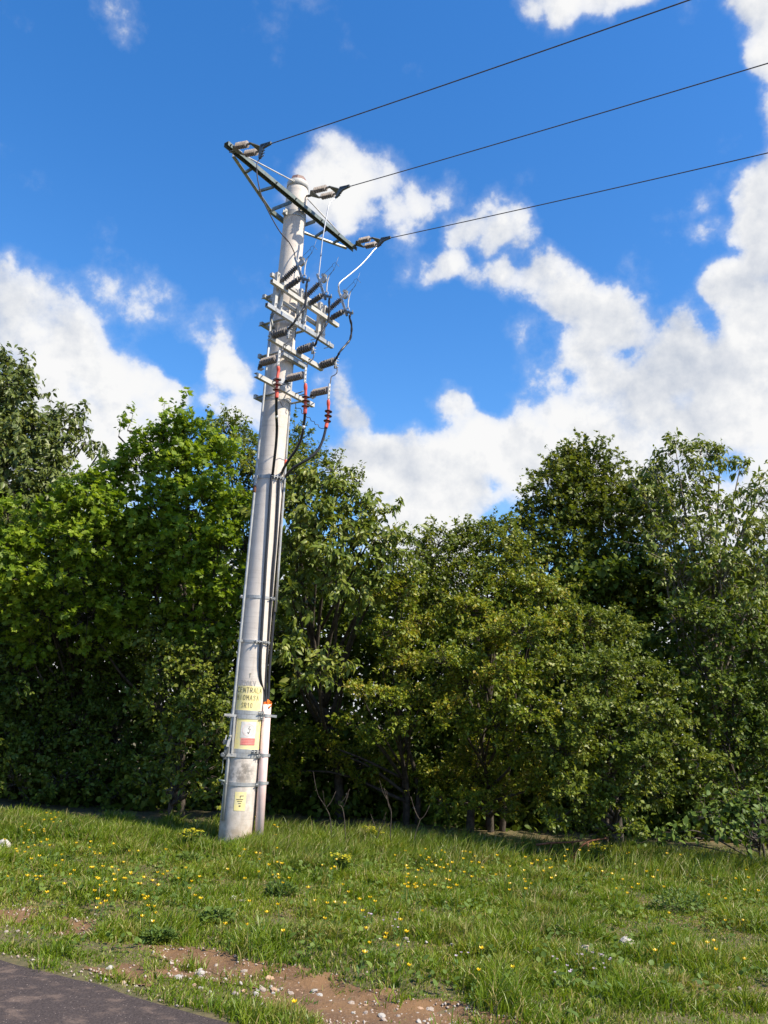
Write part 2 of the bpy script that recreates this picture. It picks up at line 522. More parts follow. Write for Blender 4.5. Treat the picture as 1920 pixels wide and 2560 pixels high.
M['bramble'] = mat_leaf('bramble_leaf', [(.055, .095, .018), (.10, .16, .028), (.18, .23, .045)], trans=.28, rough=.5, spec=.25)


def mat_ground():
    m = bpy.data.materials.new("meadow_soil")
    m.use_nodes = True
    n = NT(m.node_tree)
    tcn = n.n('ShaderNodeTexCoord').outputs['Object']
    a = n.noise(tcn, 0.9, 6.0, .6)
    b = n.noise(tcn, 14.0, 6.0, .65)
    c = n.mix(n.maprange(b, .35, .65, 0, 1), (.072, .068, .024), (.125, .100, .045))
    c = n.mix(n.math('MULTIPLY', n.maprange(a, .48, .62, 0, 1), n.maprange(b, .4, .62, 0, .9)), c, (.17, .105, .05))
    bp = n.n('ShaderNodeBump', {'Strength': .8, 'Distance': .03, 'Height': b})
    p = n.n('ShaderNodeBsdfPrincipled', {'Base Color': c, 'Roughness': .95, 'Normal': bp.outputs[0]})
    n.n('ShaderNodeOutputMaterial', {'Surface': p.outputs[0]})
    return m


def mat_dirt():
    m = bpy.data.materials.new("reddish_dirt")
    m.use_nodes = True
    n = NT(m.node_tree)
    tcn = n.n('ShaderNodeTexCoord').outputs['Object']
    a = n.noise(tcn, 3.0, 8.0, .65)
    b = n.noise(tcn, 30.0, 6.0, .7)
    g = n.n('ShaderNodeTexVoronoi', {'Vector': tcn, 'Scale': 55.0}).outputs['Distance']
    c = n.mix(n.maprange(a, .35, .65, 0, 1), (.190, .106, .047), (.13, .070, .033))
    c = n.mix(n.math('MULTIPLY', n.maprange(b, .56, .68, 0, 1), .6), c, (.29, .195, .125))
    c = n.mix(n.math('MULTIPLY', n.maprange(g, .12, .22, 1, 0), n.maprange(a, .45, .6, 0, .7)), c, (.42, .34, .27))
    bp = n.n('ShaderNodeBump', {'Strength': .9, 'Distance': .02, 'Height': n.math('ADD', b, n.math('MULTIPLY', a, 1.5))})
    p = n.n('ShaderNodeBsdfPrincipled', {'Base Color': c, 'Roughness': .95, 'Normal': bp.outputs[0]})
    n.n('ShaderNodeOutputMaterial', {'Surface': p.outputs[0]})
    return m


def mat_asphalt():
    m = bpy.data.materials.new("asphalt")
    m.use_nodes = True
    n = NT(m.node_tree)
    tcn = n.n('ShaderNodeTexCoord').outputs['Object']
    a = n.noise(tcn, 1.4, 6.0, .6)
    b = n.noise(tcn, 110.0, 4.0, .7)
    vo = n.n('ShaderNodeTexVoronoi', {'Vector': tcn, 'Scale': 60.0})
    g, gc = vo.outputs['Distance'], vo.outputs['Color']
    c = n.mix(n.maprange(b, .35, .65, 0, 1), (.044, .035, .034), (.078, .063, .060))
    # dusty wheel-worn patches and pale stone chips pressed into the mat
    mud = n.noise(n.n('ShaderNodeMapping', {'Vector': tcn, 'Rotation': (0, 0, radians(-33)), 'Scale': (1.0, 1.5, 1)}).outputs[0], 5.0, 7.0, .65)
    c = n.mix(n.math('MULTIPLY', n.maprange(mud, .50, .66, 0, 1), .5), c, (.20, .145, .115))
    chip = n.math('MULTIPLY', n.maprange(g, .10, .22, 1, 0), n.maprange(n.n('ShaderNodeSeparateColor', {0: gc}).outputs[0], .80, .84, 0, 1))
    c = n.mix(n.math('MULTIPLY', chip, .8), c, (.42, .34, .30))
    bp = n.n('ShaderNodeBump', {'Strength': .7, 'Distance': .006, 'Height': n.math('ADD', b, g)})
    p = n.n('ShaderNodeBsdfPrincipled', {'Base Color': c, 'Roughness': .95, 'Specular IOR Level': .15, 'Normal': bp.outputs[0]})
    n.n('ShaderNodeOutputMaterial', {'Surface': p.outputs[0]})
    return m


def mat_grass(name, cols, tip, rough=.42):
    m = bpy.data.materials.new(name)
    m.use_nodes = True
    n = NT(m.node_tree)
    geo = n.n('ShaderNodeNewGeometry')
    rnd = geo.outputs['Random Per Island']
    tcn = n.n('ShaderNodeTexCoord').outputs['Object']
    cl = n.noise(tcn, .9, 4.0, .6)
    fac = n.math('ADD', n.math('MULTIPLY', rnd, .55), n.math('MULTIPLY', n.maprange(cl, .3, .7, 0, 1), .45))
    k = len(cols)
    c = n.ramp(fac, [(i / (k - 1), q) for i, q in enumerate(cols)])
    # one blade in ten has dried to straw
    dry = n.math('MULTIPLY', n.maprange(n.noise(n.n('ShaderNodeMapping', {'Vector': tcn, 'Location': (7, 3, 0)}).outputs[0], 1.7, 5.0, .65), .50, .66, 0, .75), n.maprange(rnd, .25, .6, 0, 1))
    c = n.mix(dry, c, (.30, .255, .085))
    c = n.mix(n.maprange(rnd, .86, .90, 0, .8), c, tip)
    p = n.n('ShaderNodeBsdfPrincipled', {'Base Color': c, 'Roughness': rough, 'Specular IOR Level': .4})
    tr = n.n('ShaderNodeBsdfTranslucent', {'Color': n.mix(1.0, c, (1.3, 1.25, .5), 'MULTIPLY')})
    mx = n.n('ShaderNodeMixShader', {0: .36, 1: p.outputs[0], 2: tr.outputs[0]})
    n.n('ShaderNodeOutputMaterial', {'Surface': mx.outputs[0]})
    return m


M['ground'] = mat_ground()
M['dirt'] = mat_dirt()
M['asphalt'] = mat_asphalt()
M['grass'] = mat_grass('meadow_grass', [(.072, .130, .009), (.130, .205, .010), (.190, .255, .015), (.27, .285, .035)], (.42, .33, .15))
M['tall_grass'] = mat_grass('tall_grass_blades', [(.085, .140, .014), (.150, .215, .02), (.23, .27, .045)], (.40, .33, .17))

# ------------------------------------------------------------------ terrain
E1, E2 = at_z(0, 2392, 0), at_z(600, 2562, 0)          # two points of the asphalt edge
RT = (E2 - E1)[:2] / np.linalg.norm((E2 - E1)[:2])     # along the road
RN = np.array([-RT[1], RT[0]])                          # away from the road
if RN[1] < 0:
    RN = -RN


def vnoise(x, y, s, seed=0):
    """cheap smooth value noise"""
    x, y = np.asarray(x, float) * s + seed * 17.3, np.asarray(y, float) * s + seed * 9.1
    xi, yi = np.floor(x), np.floor(y)
    xf, yf = x - xi, y - yi
    xf, yf = xf * xf * (3 - 2 * xf), yf * yf * (3 - 2 * yf)

    def h(a, b):
        q = np.sin(a * 127.1 + b * 311.7 + seed * 74.7) * 43758.5453
        return q - np.floor(q)
    return (h(xi, yi) * (1 - xf) + h(xi + 1, yi) * xf) * (1 - yf) + (h(xi, yi + 1) * (1 - xf) + h(xi + 1, yi + 1) * xf) * yf


def fnoise(x, y, s, seed=0, o=4):
    return sum(vnoise(x, y, s * 2 ** i, seed + i) / 2 ** (i + 1) for i in range(o)) / (1 - 1 / 2 ** o)


def road_n(x, y):
    return (x - E1[0]) * RN[0] + (y - E1[1]) * RN[1]


def sstep(a, b, v):
    t = np.clip((v - a) / (b - a), 0, 1)
    return t * t * (3 - 2 * t)


DIRT_PX = [
    [(385, 2362), (470, 2366), (560, 2382), (650, 2400), (740, 2425), (860, 2442), (1000, 2476), (1130, 2500), (1300, 2545), (1420, 2590), (1560, 2650),
     (1000, 2650), (860, 2575), (760, 2545), (690, 2500), (600, 2462), (520, 2448), (440, 2440), (400, 2405)],
    [(-60, 2268), (0, 2272), (60, 2270), (110, 2290), (60, 2302), (-60, 2292)],
    [(140, 2290), (225, 2304), (245, 2322), (175, 2318)],
    [(230, 2420), (330, 2415), (380, 2440), (340, 2470), (250, 2455)],
    [(-60, 2075), (10, 2070), (45, 2095), (30, 2125), (-60, 2130)],
]
DIRT = [np.array([at_z(px, py, 0)[:2] for px, py in P]) for P in DIRT_PX]


def poly_sd(x, y, P):
    """signed distance (inside positive)"""
    x, y = np.asarray(x, float), np.asarray(y, float)
    d = np.full(x.shape, 1e9)
    ins = np.zeros(x.shape, bool)
    k = len(P)
    for i in range(k):
        a, b = P[i], P[(i + 1) % k]
        e = b - a
        t = np.clip(((x - a[0]) * e[0] + (y - a[1]) * e[1]) / (e @ e), 0, 1)
        d = np.minimum(d, (x - a[0] - t * e[0]) ** 2 + (y - a[1] - t * e[1]) ** 2)
        c = ((a[1] > y) != (b[1] > y)) & (x < (b[0] - a[0]) * (y - a[1]) / (b[1] - a[1] + 1e-12) + a[0])
        ins ^= c
    d = np.sqrt(d)
    return np.where(ins, d, -d)


def dirt_sd(x, y):
    s = np.full(np.shape(x), -9.0)
    for P in DIRT:
        s = np.maximum(s, poly_sd(x, y, P))
    return s + (fnoise(x, y, 4.0, 3, 5) - .5) * .46


def height(x, y):
    x, y = np.asarray(x, float), np.asarray(y, float)
    n = road_n(x, y)
    off = sstep(0.0, .35, n)
    z = -.012 * (1 - off)
    z = z + off * (-.02 + (fnoise(x, y, 1.1, 1, 4) - .5) * .12 * sstep(.2, 2.0, n))
    bank = sstep(1.05, 1.42, n + (fnoise(x, y, 2.2, 5, 3) - .5) * .5)
    z = z + .045 * bank * off
    z = z - .045 * sstep(-.02, .12, dirt_sd(x, y)) * off
    return z - .02 * sstep(0, 1, n) + .02


def grid_axis(lo, hi, fine, far):
    a = list(np.arange(lo, hi + 1e-6, fine))
    st, q = fine, hi
    right = []
    while q < far:
        st *= 1.35
        q += st
        right.append(min(q, far))
    st, q = fine, lo
    left = []
    while q > -far:
        st *= 1.35
        q -= st
        left.append(max(q, -far))
    return np.array(left[::-1] + a + right)


gx, gy = grid_axis(-7.5, 8.0, .06, 900), grid_axis(2.5, 13.5, .06, 900)
X, Y = np.meshgrid(gx, gy)
Z = height(X, Y)
nx, ny = len(gx), len(gy)
idx = np.arange(nx * ny).reshape(ny, nx)
quads = np.stack([idx[:-1, :-1].ravel(), idx[:-1, 1:].ravel(), idx[1:, 1:].ravel(), idx[1:, :-1].ravel()], 1)
tag(raw_mesh('ground', np.stack([X.ravel(), Y.ravel(), Z.ravel()], 1), [quads], M['ground'], smooth=True), kind='structure')

# bare reddish dirt, 4 mm proud of the ground sheet
dx, dy = np.arange(-7, 5.0, .035), np.arange(3.0, 9.5, .035)
DX, DY = np.meshgrid(dx, dy)
DS = dirt_sd(DX, DY)
ins = DS > 0
cell = ins[:-1, :-1] | ins[:-1, 1:] | ins[1:, 1:] | ins[1:, :-1]
cell &= (road_n(DX, DY)[:-1, :-1] > .12)
idx = np.arange(DX.size).reshape(DX.shape)
q = np.stack([idx[:-1, :-1], idx[:-1, 1:], idx[1:, 1:], idx[1:, :-1]], -1)[cell]
used = np.unique(q)
remap = np.full(DX.size, -1)
remap[used] = np.arange(len(used))
DZ = height(DX, DY) + .005 + (fnoise(DX, DY, 9, 8, 3) - .3) * .03 * sstep(0, .15, DS)
tag(raw_mesh('dirt_strip', np.stack([DX.ravel()[used], DY.ravel()[used], DZ.ravel()[used]], 1), [remap[q]], M['dirt'], smooth=True), kind='structure')

# road
mb = MB()
rs = np.arange(-60, 60.01, .12)
rw = [0.0, .05, .5, 1.5, 3.0, 4.5, 6.0]
pts = []
for s_ in rs:
    wob = (fnoise(np.array([s_]), np.array([0.0]), 3.2, 4, 5)[0] - .5) * .13
    for k, w_ in enumerate(rw):
        p = E1[:2] + RT * s_ - RN * (w_ + (wob if k < 2 else 0))
        pts.append((p[0], p[1], [-.02, .012, .016, .02, .022, .02, .01][k]))
nr = len(rw)
fs = [[i * nr + k, (i + 1) * nr + k, (i + 1) * nr + k + 1, i * nr + k + 1] for i in range(len(rs) - 1) for k in range(nr - 1)]
mb.add(pts, [f[::-1] for f in fs], True)
tag(mb.build('road', M['asphalt']), kind='structure')


# ------------------------------------------------------------------ leaf scatter
def leaf_template(kind):
    if kind == 'cherry':        # long pointed leaf folded along the midrib and arched
        v = [(0, 0, 0), (-.20, .30, .05), (0, .33, -.02), (.20, .30, .05), (-.19, .62, .02), (0, .66, -.05), (.19, .62, .02), (0, 1.0, -.16)]
        f = [(0, 2, 1), (0, 3, 2), (1, 2, 5), (1, 5, 4), (2, 3, 6), (2, 6, 5), (4, 5, 7), (5, 6, 7)]
    elif kind == 'maple':       # five lobes
        pol = [(0, 0), (.30, .02), (.52, .22), (.30, .34), (.50, .66), (.20, .62), (0, 1.0), (-.20, .62), (-.50, .66), (-.30, .34), (-.52, .22), (-.30, .02)]
        v = [(0, .36, -.03)] + [(x, y, .05 * abs(x) - .10 * (y - .4) ** 2) for x, y in pol]
        k = len(pol)
        f = [(0, 1 + i, 1 + (i + 1) % k) for i in range(k)]
    elif kind == 'small':       # small rounded leaf, folded
        v = [(0, 0, 0), (-.33, .42, .07), (0, 1.0, -.04), (.33, .42, .07), (0, .5, -.02)]
        f = [(0, 4, 1), (0, 3, 4), (1, 4, 2), (4, 3, 2)]
    else:                       # 'broad' ovate leaf
        v = [(0, 0, 0), (-.34, .28, .05), (0, .35, -.03), (.34, .28, .05), (-.24, .70, .02), (.24, .70, .02), (0, 1.0, -.08)]
        f = [(0, 2, 1), (0, 3, 2), (1, 2, 4), (2, 3, 5), (2, 5, 4), (4, 5, 6)]
    return np.array(v, float), np.array(f, int)


def scatter_leaves(name, P, D, Nn, S, kind, mat, parent=None):
    """P positions, D leaf axis, Nn approximate normal, S size"""
    T, Fc = leaf_template(kind)
    D = D / (np.linalg.norm(D, axis=1, keepdims=True) + 1e-9)
    Xv = np.cross(D, Nn)
    Xv /= (np.linalg.norm(Xv, axis=1, keepdims=True) + 1e-9)
    Zv = np.cross(Xv, D)
    V = P[:, None, :] + S[:, None, None] * (T[None, :, 0:1] * Xv[:, None] + T[None, :, 1:2] * D[:, None] + T[None, :, 2:3] * Zv[:, None])
    k = len(T)
    faces = (Fc[None] + (np.arange(len(P)) * k)[:, None, None]).reshape(-1, 3)
    return raw_mesh(name, V.reshape(-1, 3), [faces], mat, parent)


def unit(a):
    return a / (np.linalg.norm(a, axis=-1, keepdims=True) + 1e-9)


LEAF_TOTAL = 0
TREE_D = dict(
    maple=dict(leaf='maple', size=.092, spacing=.037, shoots=66, twigs=4, twig_len=.42, droop=.35, up=.45, mat='maple'),
    field_maple=dict(leaf='maple', size=.075, spacing=.034, shoots=60, twigs=4, twig_len=.40, droop=.2, up=.55, mat='maple_dull'),
    cherry=dict(leaf='cherry', size=.125, spacing=.034, shoots=60, twigs=3, twig_len=.40, droop=.95, up=.35, mat='cherry'),
    tall_cherry=dict(leaf='cherry', size=.13, spacing=.033, shoots=54, twigs=3, twig_len=.42, droop=.9, up=.4, mat='cherry_dark'),
    haw=dict(leaf='small', size=.056, spacing=.0165, shoots=105, twigs=5, twig_len=.42, droop=.15, up=.3, mat='haw'),
    blackthorn=dict(leaf='small', size=.066, spacing=.021, shoots=85, twigs=5, twig_len=.42, droop=.15, up=.4, mat='haw_green'),
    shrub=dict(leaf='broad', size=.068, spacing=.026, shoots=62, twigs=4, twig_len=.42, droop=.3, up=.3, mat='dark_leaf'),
    bramble=dict(leaf='broad', size=.085, spacing=.045, shoots=60, twigs=3, twig_len=.4, droop=.4, up=.2, mat='bramble'),
)


HEDGE_FWD = 0.95       # the hedge front stands just behind the pole


def plant_tree(name, label, cat, base, lobes, style, dens=1.0, bark='bark', trunk_r=.07, stems=1, spikes=(), group=None, **over):
    """base (x,y); lobes: (px,py,Y,radius_px[,flatten]) -> real crown masses at distance Y; spikes: (px,py,Y,len_px) leader shoots"""
    global LEAF_TOTAL
    st = dict(TREE_D[style]); st.update(over)
    bx, by = base
    by -= HEDGE_FWD
    bz = float(height(np.array([bx]), np.array([by]))[0])
    root = thing(name, (bx, by, bz), label, cat, group)
    LB = []
    for lb in lobes:
        px, py, yy, rp = lb[:4]
        yy -= HEDGE_FWD
        fl = lb[4] if len(lb) > 4 else .9
        c = at_y(px, py, yy)
        depth = (c - EYE) @ _f
        LB.append((c, rp * depth / F_PX, fl))
    wood = MB()
    top = max(LB, key=lambda q: q[0][2])[0]
    trunks = []
    for k in range(stems):
        a = 2 * pi * k / max(1, stems)
        b0 = np.array([bx + .12 * cos(a) * (stems > 1), by + .12 * sin(a) * (stems > 1), bz - .08])
        tgt = top if k == 0 else LB[(k * 3) % len(LB)][0]
        mid = b0 + (tgt - b0) * .5 + np.array([random.uniform(-.2, .2), random.uniform(-.1, .3), .15])
        path = smooth_path([b0, b0 + np.array([0, 0, .35]) + (tgt - b0) * .12, mid, b0 + (tgt - b0) * .92], 6)
        rr = [trunk_r * (1 - .85 * i / (len(path) - 1)) for i in range(len(path))]
        wood.tube(path, rr, 8)
        trunks.append((path, rr))
    tw0, tw1, twl = [], [], []          # twig start, end, length
    shoots = []
    for (c, r, fl) in LB:
        path, rr = min(trunks, key=lambda q: min(np.linalg.norm(np.array(p) - c) for p in q[0]))
        zt = bz + (c[2] - bz) * random.uniform(.4, .62)
        i0 = min(range(len(path)), key=lambda i: abs(path[i][2] - zt))
        p0 = np.array(path[i0])
        if np.linalg.norm(c - p0) > .1:
            mid = p0 + (c - p0) * .55 + np.array([random.uniform(-.15, .15), random.uniform(-.15, .15), random.uniform(-.05, .2)])
            lp = smooth_path([p0, mid, c], 6)
            r0 = min(rr[i0] * .75, .012 + .03 * r + .008 * np.linalg.norm(c - p0))
            wood.tube(lp, [r0 * (1 - .75 * i / (len(lp) - 1)) for i in range(len(lp))], 6)
        ns = max(10, int(st['shoots'] * dens * (r / .55) ** 2))
        for _ in range(ns):
            d = np.array([random.gauss(0, 1), random.gauss(0, 1), random.gauss(.15, 1)])
            d /= np.linalg.norm(d)
            if d[1] > .35 and random.random() < .45:
                d[1] = -d[1]
            if d[2] < -.75 and random.random() < .6:
                d[2] = -d[2]
            dd = d * np.array([1, 1, fl])
            k1 = random.uniform(.62, 1.0) if random.random() < .74 else random.uniform(1.0, 1.42)
            s0 = c + dd * r * random.uniform(.12, .35)
            s1 = c + dd * r * k1 + np.array([0, 0, st['up'] * r * random.uniform(-.1, .45)])
            sm = (s0 + s1) / 2 + np.array([random.gauss(0, .05), random.gauss(0, .05), random.gauss(.03, .05)]) * r * 1.5
            shoots.append((c, s0, sm, s1, r))
    for (px, py, yy, lp) in spikes:
        yy -= HEDGE_FWD
        s1 = at_y(px, py, yy)
        dep = (s1 - EYE) @ _f
        L = lp * dep / F_PX
        s0 = s1 + np.array([random.uniform(-.12, .12) * L, random.uniform(-.1, .1), -L])
        nearest = min(LB, key=lambda q: np.linalg.norm(q[0] - s0))
        wood.tube(smooth_path([nearest[0], (nearest[0] + s0) / 2 + np.array([0, 0, .05]), s0], 4), [.014] * 9, 5, caps=False)
        shoots.append((s0, s0, (s0 + s1) / 2 + np.array([random.uniform(-.06, .06) * L, 0, 0]), s1, L * 1.1))
        for k in range(5):
            t = random.uniform(.1, .8)
            q = s0 + (s1 - s0) * t
            e = q + np.array([random.choice((-1, 1)) * random.uniform(.25, .55), random.uniform(-.3, .3), random.uniform(.25, .6)]) * L * .45 * (1.1 - t)
            tw0.append(q); tw1.append(e); twl.append(np.linalg.norm(e - q))
    sh_faces = 0
    for (c, s0, sm, s1, r) in shoots:
        ps = smooth_path([s0, sm, s1], 3)
        r1 = .0035 + .006 * min(r, .9)
        wood.tube(ps, [r1 * (1 - .7 * i / (len(ps) - 1)) for i in range(len(ps))], 3, caps=False)
        for i in range(2, len(ps) - 1):
            tw0.append(ps[i]); tw1.append(ps[i + 1]); twl.append(np.linalg.norm(ps[i + 1] - ps[i]))
        L = np.linalg.norm(s1 - s0)
        for k in range(st['twigs']):
            t = random.uniform(.3, 1.0)
            q = ps[min(len(ps) - 1, int(t * (len(ps) - 1)))]
            dirv = unit(s1 - s0) + np.array([random.gauss(0, .75), random.gauss(0, .75), random.gauss(.05, .55)])
            dirv = unit(dirv)
            ln = st['twig_len'] * L * random.uniform(.4, 1.0)
            e = q + dirv * ln
            tw0.append(q); tw1.append(e); twl.append(ln)
    tw0, tw1, twl = np.array(tw0), np.array(tw1), np.array(twl)
    cnt = np.maximum(1, np.round(twl / st['spacing'] * RNG.uniform(.75, 1.25, len(twl)))).astype(int)
    ii = np.repeat(np.arange(len(twl)), cnt)
    t = RNG.uniform(0.05, 1.02, len(ii))
    P = tw0[ii] + (tw1[ii] - tw0[ii]) * t[:, None] + RNG.normal(0, .012, (len(ii), 3))
    ax = unit(tw1[ii] - tw0[ii])
    side = unit(np.cross(ax, RNG.normal(0, 1, (len(ii), 3))))
    D = ax * .55 + side * .8 + np.array([0, 0, -st['droop']]) * RNG.uniform(.4, 1.3, (len(ii), 1))
    Nn = np.array([.30, -.32, .9]) + RNG.normal(0, .55, (len(ii), 3))
    S = st['size'] * RNG.uniform(.4, 1.25, len(ii)) * np.repeat(RNG.uniform(.7, 1.15, len(twl)), cnt)
    keep = P[:, 2] > bz + .02
    LEAF_TOTAL += int(keep.sum())
    wood.build('trunk', M[bark], root)
    scatter_leaves('crown', P[keep], D[keep], Nn[keep], S[keep], st['leaf'], M[st['mat']], root)
    return root


exec_trees = True
G = 'trees and bushes of the hedgerow'
# ---- far left tall cherry, standing behind
plant_tree('cherry_tree', 'tallest drooping-leaved cherry tree at the far left edge of the hedgerow', 'tree', (-6.6, 15.6),
           [(25, 935, 15.2, 62), (-30, 990, 15.4, 90), (45, 1000, 15.0, 75), (85, 1085, 15.0, 85), (10, 1090, 15.2, 100), (180, 1050, 15.0, 42), (165, 1100, 15.0, 55),
            (215, 1105, 15.0, 38), (60, 1180, 14.8, 110), (150, 1190, 14.8, 70), (-80, 1120, 15.2, 120), (60, 1290, 14.6, 110), (-60, 1300, 14.6, 120), (250, 1130, 15, 32)],
           'tall_cherry', 1.0, trunk_r=.12, spikes=[(58, 872, 15.1, 80), (15, 880, 15.2, 70), (215, 1005, 15, 60), (190, 1010, 15, 60)], group=G)
# ---- bright maples
plant_tree('maple_tree', 'low bright yellow-green maple leaning in front of the far left cherry', 'tree', (-4.7, 15.2),
           [(230, 1250, 13.3, 75), (170, 1290, 13.2, 85), (280, 1300, 13.2, 75), (140, 1350, 13.1, 80), (215, 1360, 13.0, 85), (310, 1350, 13.2, 70), (20, 1300, 13.0, 70),
            (10, 1380, 12.9, 80), (60, 1440, 12.9, 85), (160, 1450, 13.0, 75), (-70, 1380, 13.2, 90), (30, 1530, 13.2, 75), (120, 1540, 13.3, 70), (220, 1540, 13.4, 75), (290, 1440, 13.3, 60), (70, 1620, 13.6, 60)],
           'maple', 1.0, trunk_r=.06, spikes=[(245, 1170, 13.3, 60), (200, 1190, 13.3, 50), (20, 1240, 13, 40)], group=G)
plant_tree('maple_tree', 'tall bright green maple directly left of the concrete pole', 'tree', (-3.0, 15.0),
           [(400, 1120, 13.8, 70), (470, 1110, 13.8, 80), (350, 1170, 13.7, 80), (440, 1190, 13.5, 90), (530, 1170, 13.7, 75), (300, 1210, 13.8, 60), (390, 1280, 13.4, 90),
            (500, 1270, 13.3, 95), (575, 1290, 13.4, 80), (450, 1370, 13.2, 95), (550, 1390, 13.1, 90), (350, 1380, 13.6, 80), (480, 1470, 13.1, 85), (570, 1490, 13.1, 80),
            (300, 1480, 13.4, 75), (390, 1490, 13.5, 75), (525, 1560, 13.1, 60), (330, 1570, 13.6, 70), (430, 1570, 13.5, 70), (250, 1610, 13.8, 55), (480, 1640, 13.4, 55), (575, 1600, 13.2, 50)],
           'maple', 1.0, trunk_r=.10, spikes=[(335, 1010, 13.7, 75), (308, 1040, 13.7, 55), (412, 1003, 13.8, 80), (458, 985, 13.8, 90), (430, 1030, 13.7, 60), (500, 1040, 13.8, 50), (375, 1050, 13.7, 60)], group=G)
# ---- dull small-leaved tree behind the pole
plant_tree('blackthorn_tree', 'dull green small-leaved tree rising behind the concrete pole', 'tree', (-1.6, 15.4),
           [(565, 1085, 15.2, 55), (610, 1120, 15.2, 60), (530, 1090, 15.2, 45), (590, 1190, 15.0, 75), (650, 1180, 15.0, 70), (720, 1130, 15.2, 45), (755, 1100, 15.2, 45),
            (770, 1170, 15.0, 65), (830, 1185, 15.0, 45), (700, 1220, 15.0, 80), (875, 1195, 15.0, 30), (620, 1280, 14.8, 80)],
           'blackthorn', .75, trunk_r=.08, spikes=[(520, 1022, 15.2, 60), (560, 1015, 15.2, 70), (590, 1020, 15.2, 70), (615, 1040, 15.2, 60), (735, 1035, 15.2, 80), (760, 1060, 15.2, 60),
           (815, 1115, 15.1, 60), (840, 1125, 15.1, 60), (905, 1160, 15, 60), (885, 1180, 15, 40)], group=G)
# ---- cherry right of the pole
plant_tree('cherry_tree', 'drooping long-leaved cherry tree directly right of the concrete pole', 'tree', (-.4, 15.0),
           [(730, 1200, 13.2, 75), (790, 1230, 13.1, 80), (720, 1290, 13.0, 85), (850, 1260, 13.0, 70), (810, 1330, 12.8, 95), (910, 1290, 12.9, 65), (960, 1285, 12.8, 42),
            (905, 1370, 12.7, 85), (980, 1370, 12.8, 70), (740, 1390, 12.8, 85), (840, 1430, 12.6, 85), (960, 1430, 12.8, 75), (730, 1490, 12.7, 75), (900, 1490, 12.8, 70),
            (730, 1640, 12.5, 62), (800, 1680, 12.4, 60), (860, 1660, 12.5, 45), (760, 1710, 12.4, 50), (690, 1580, 12.8, 55)],
           'cherry', 1.0, trunk_r=.09, spikes=[(930, 1215, 12.9, 50), (1000, 1240, 12.8, 35), (880, 1200, 13, 45), (780, 1160, 13.1, 50)], group=G)
# ---- understory on the left, set back beneath the maples
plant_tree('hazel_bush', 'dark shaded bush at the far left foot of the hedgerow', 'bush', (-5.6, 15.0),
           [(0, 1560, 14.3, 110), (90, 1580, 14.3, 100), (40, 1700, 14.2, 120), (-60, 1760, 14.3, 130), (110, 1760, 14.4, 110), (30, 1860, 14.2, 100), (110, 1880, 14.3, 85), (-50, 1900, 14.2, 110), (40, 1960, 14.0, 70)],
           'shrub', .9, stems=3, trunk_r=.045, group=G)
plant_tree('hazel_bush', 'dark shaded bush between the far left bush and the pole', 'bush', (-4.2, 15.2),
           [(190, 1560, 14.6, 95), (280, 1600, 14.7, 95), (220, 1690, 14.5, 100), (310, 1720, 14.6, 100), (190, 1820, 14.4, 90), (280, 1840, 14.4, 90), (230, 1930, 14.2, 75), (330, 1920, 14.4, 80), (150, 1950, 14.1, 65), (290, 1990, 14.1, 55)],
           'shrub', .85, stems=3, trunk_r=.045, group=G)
plant_tree('hazel_bush', 'leafy bush with sunlit tips just left of the pole foot', 'bush', (-2.7, 13.4),
           [(390, 1600, 13.5, 80), (430, 1680, 13.3, 90), (520, 1660, 13.1, 75), (400, 1780, 13.2, 85), (500, 1770, 12.8, 80), (470, 1850, 12.6, 75), (560, 1740, 12.9, 70), (540, 1840, 12.5, 65),
            (420, 1890, 12.8, 70), (510, 1930, 12.4, 65), (440, 1970, 12.6, 60), (540, 1990, 12.3, 50), (370, 1970, 13.0, 60)],
           'shrub', 1.0, stems=3, trunk_r=.045, group=G, mat='haw_green')
# ---- middle of the hedge
plant_tree('plum_tree', 'pale green plum tree in the dip of the hedgerow skyline', 'tree', (1.6, 14.4),
           [(1090, 1380, 13.8, 75), (1160, 1370, 13.8, 70), (1060, 1450, 13.6, 80), (1220, 1340, 14.0, 50), (1260, 1330, 14.0, 50), (1150, 1450, 13.5, 80), (1240, 1410, 13.7, 80), (1290, 1390, 13.8, 65),
            (1220, 1490, 13.4, 80), (1100, 1520, 13.4, 75), (1010, 1500, 13.3, 65)],
           'blackthorn', .95, trunk_r=.07, spikes=[(1170, 1290, 13.9, 60), (1145, 1300, 13.9, 50), (1190, 1320, 13.9, 40), (1110, 1310, 13.8, 40), (1235, 1275, 14, 50), (1275, 1270, 14, 60), (1060, 1340, 13.7, 50)], group=G)
plant_tree('field_maple', 'rounded dark field maple rising behind the hawthorn bushes', 'tree', (3.6, 16.6),
           [(1420, 1180, 16.2, 75), (1480, 1180, 16.2, 75), (1380, 1240, 16.0, 80), (1450, 1260, 16.0, 95), (1530, 1230, 16.2, 75), (1340, 1300, 16.0, 70), (1310, 1350, 15.9, 60), (1420, 1350, 15.8, 95),
            (1520, 1330, 15.9, 100), (1590, 1300, 16.1, 80), (1370, 1420, 15.7, 85), (1480, 1440, 15.6, 100), (1580, 1420, 15.8, 95), (1650, 1340, 15.9, 75), (1300, 1430, 15.4, 70), (1610, 1220, 16.0, 60), (1650, 1270, 15.9, 65), (1540, 1520, 15.4, 90), (1630, 1500, 15.5, 90), (1420, 1510, 15.2, 80)],
           'field_maple', 1.05, trunk_r=.11, spikes=[(1437, 1070, 16.2, 80), (1405, 1110, 16.2, 60), (1465, 1080, 16.2, 70), (1500, 1075, 16.2, 75), (1370, 1140, 16.1, 50), (1545, 1120, 16.2, 60), (1330, 1190, 16, 50),
           (1570, 1150, 16.2, 50), (1300, 1250, 15.9, 50)], group=G)
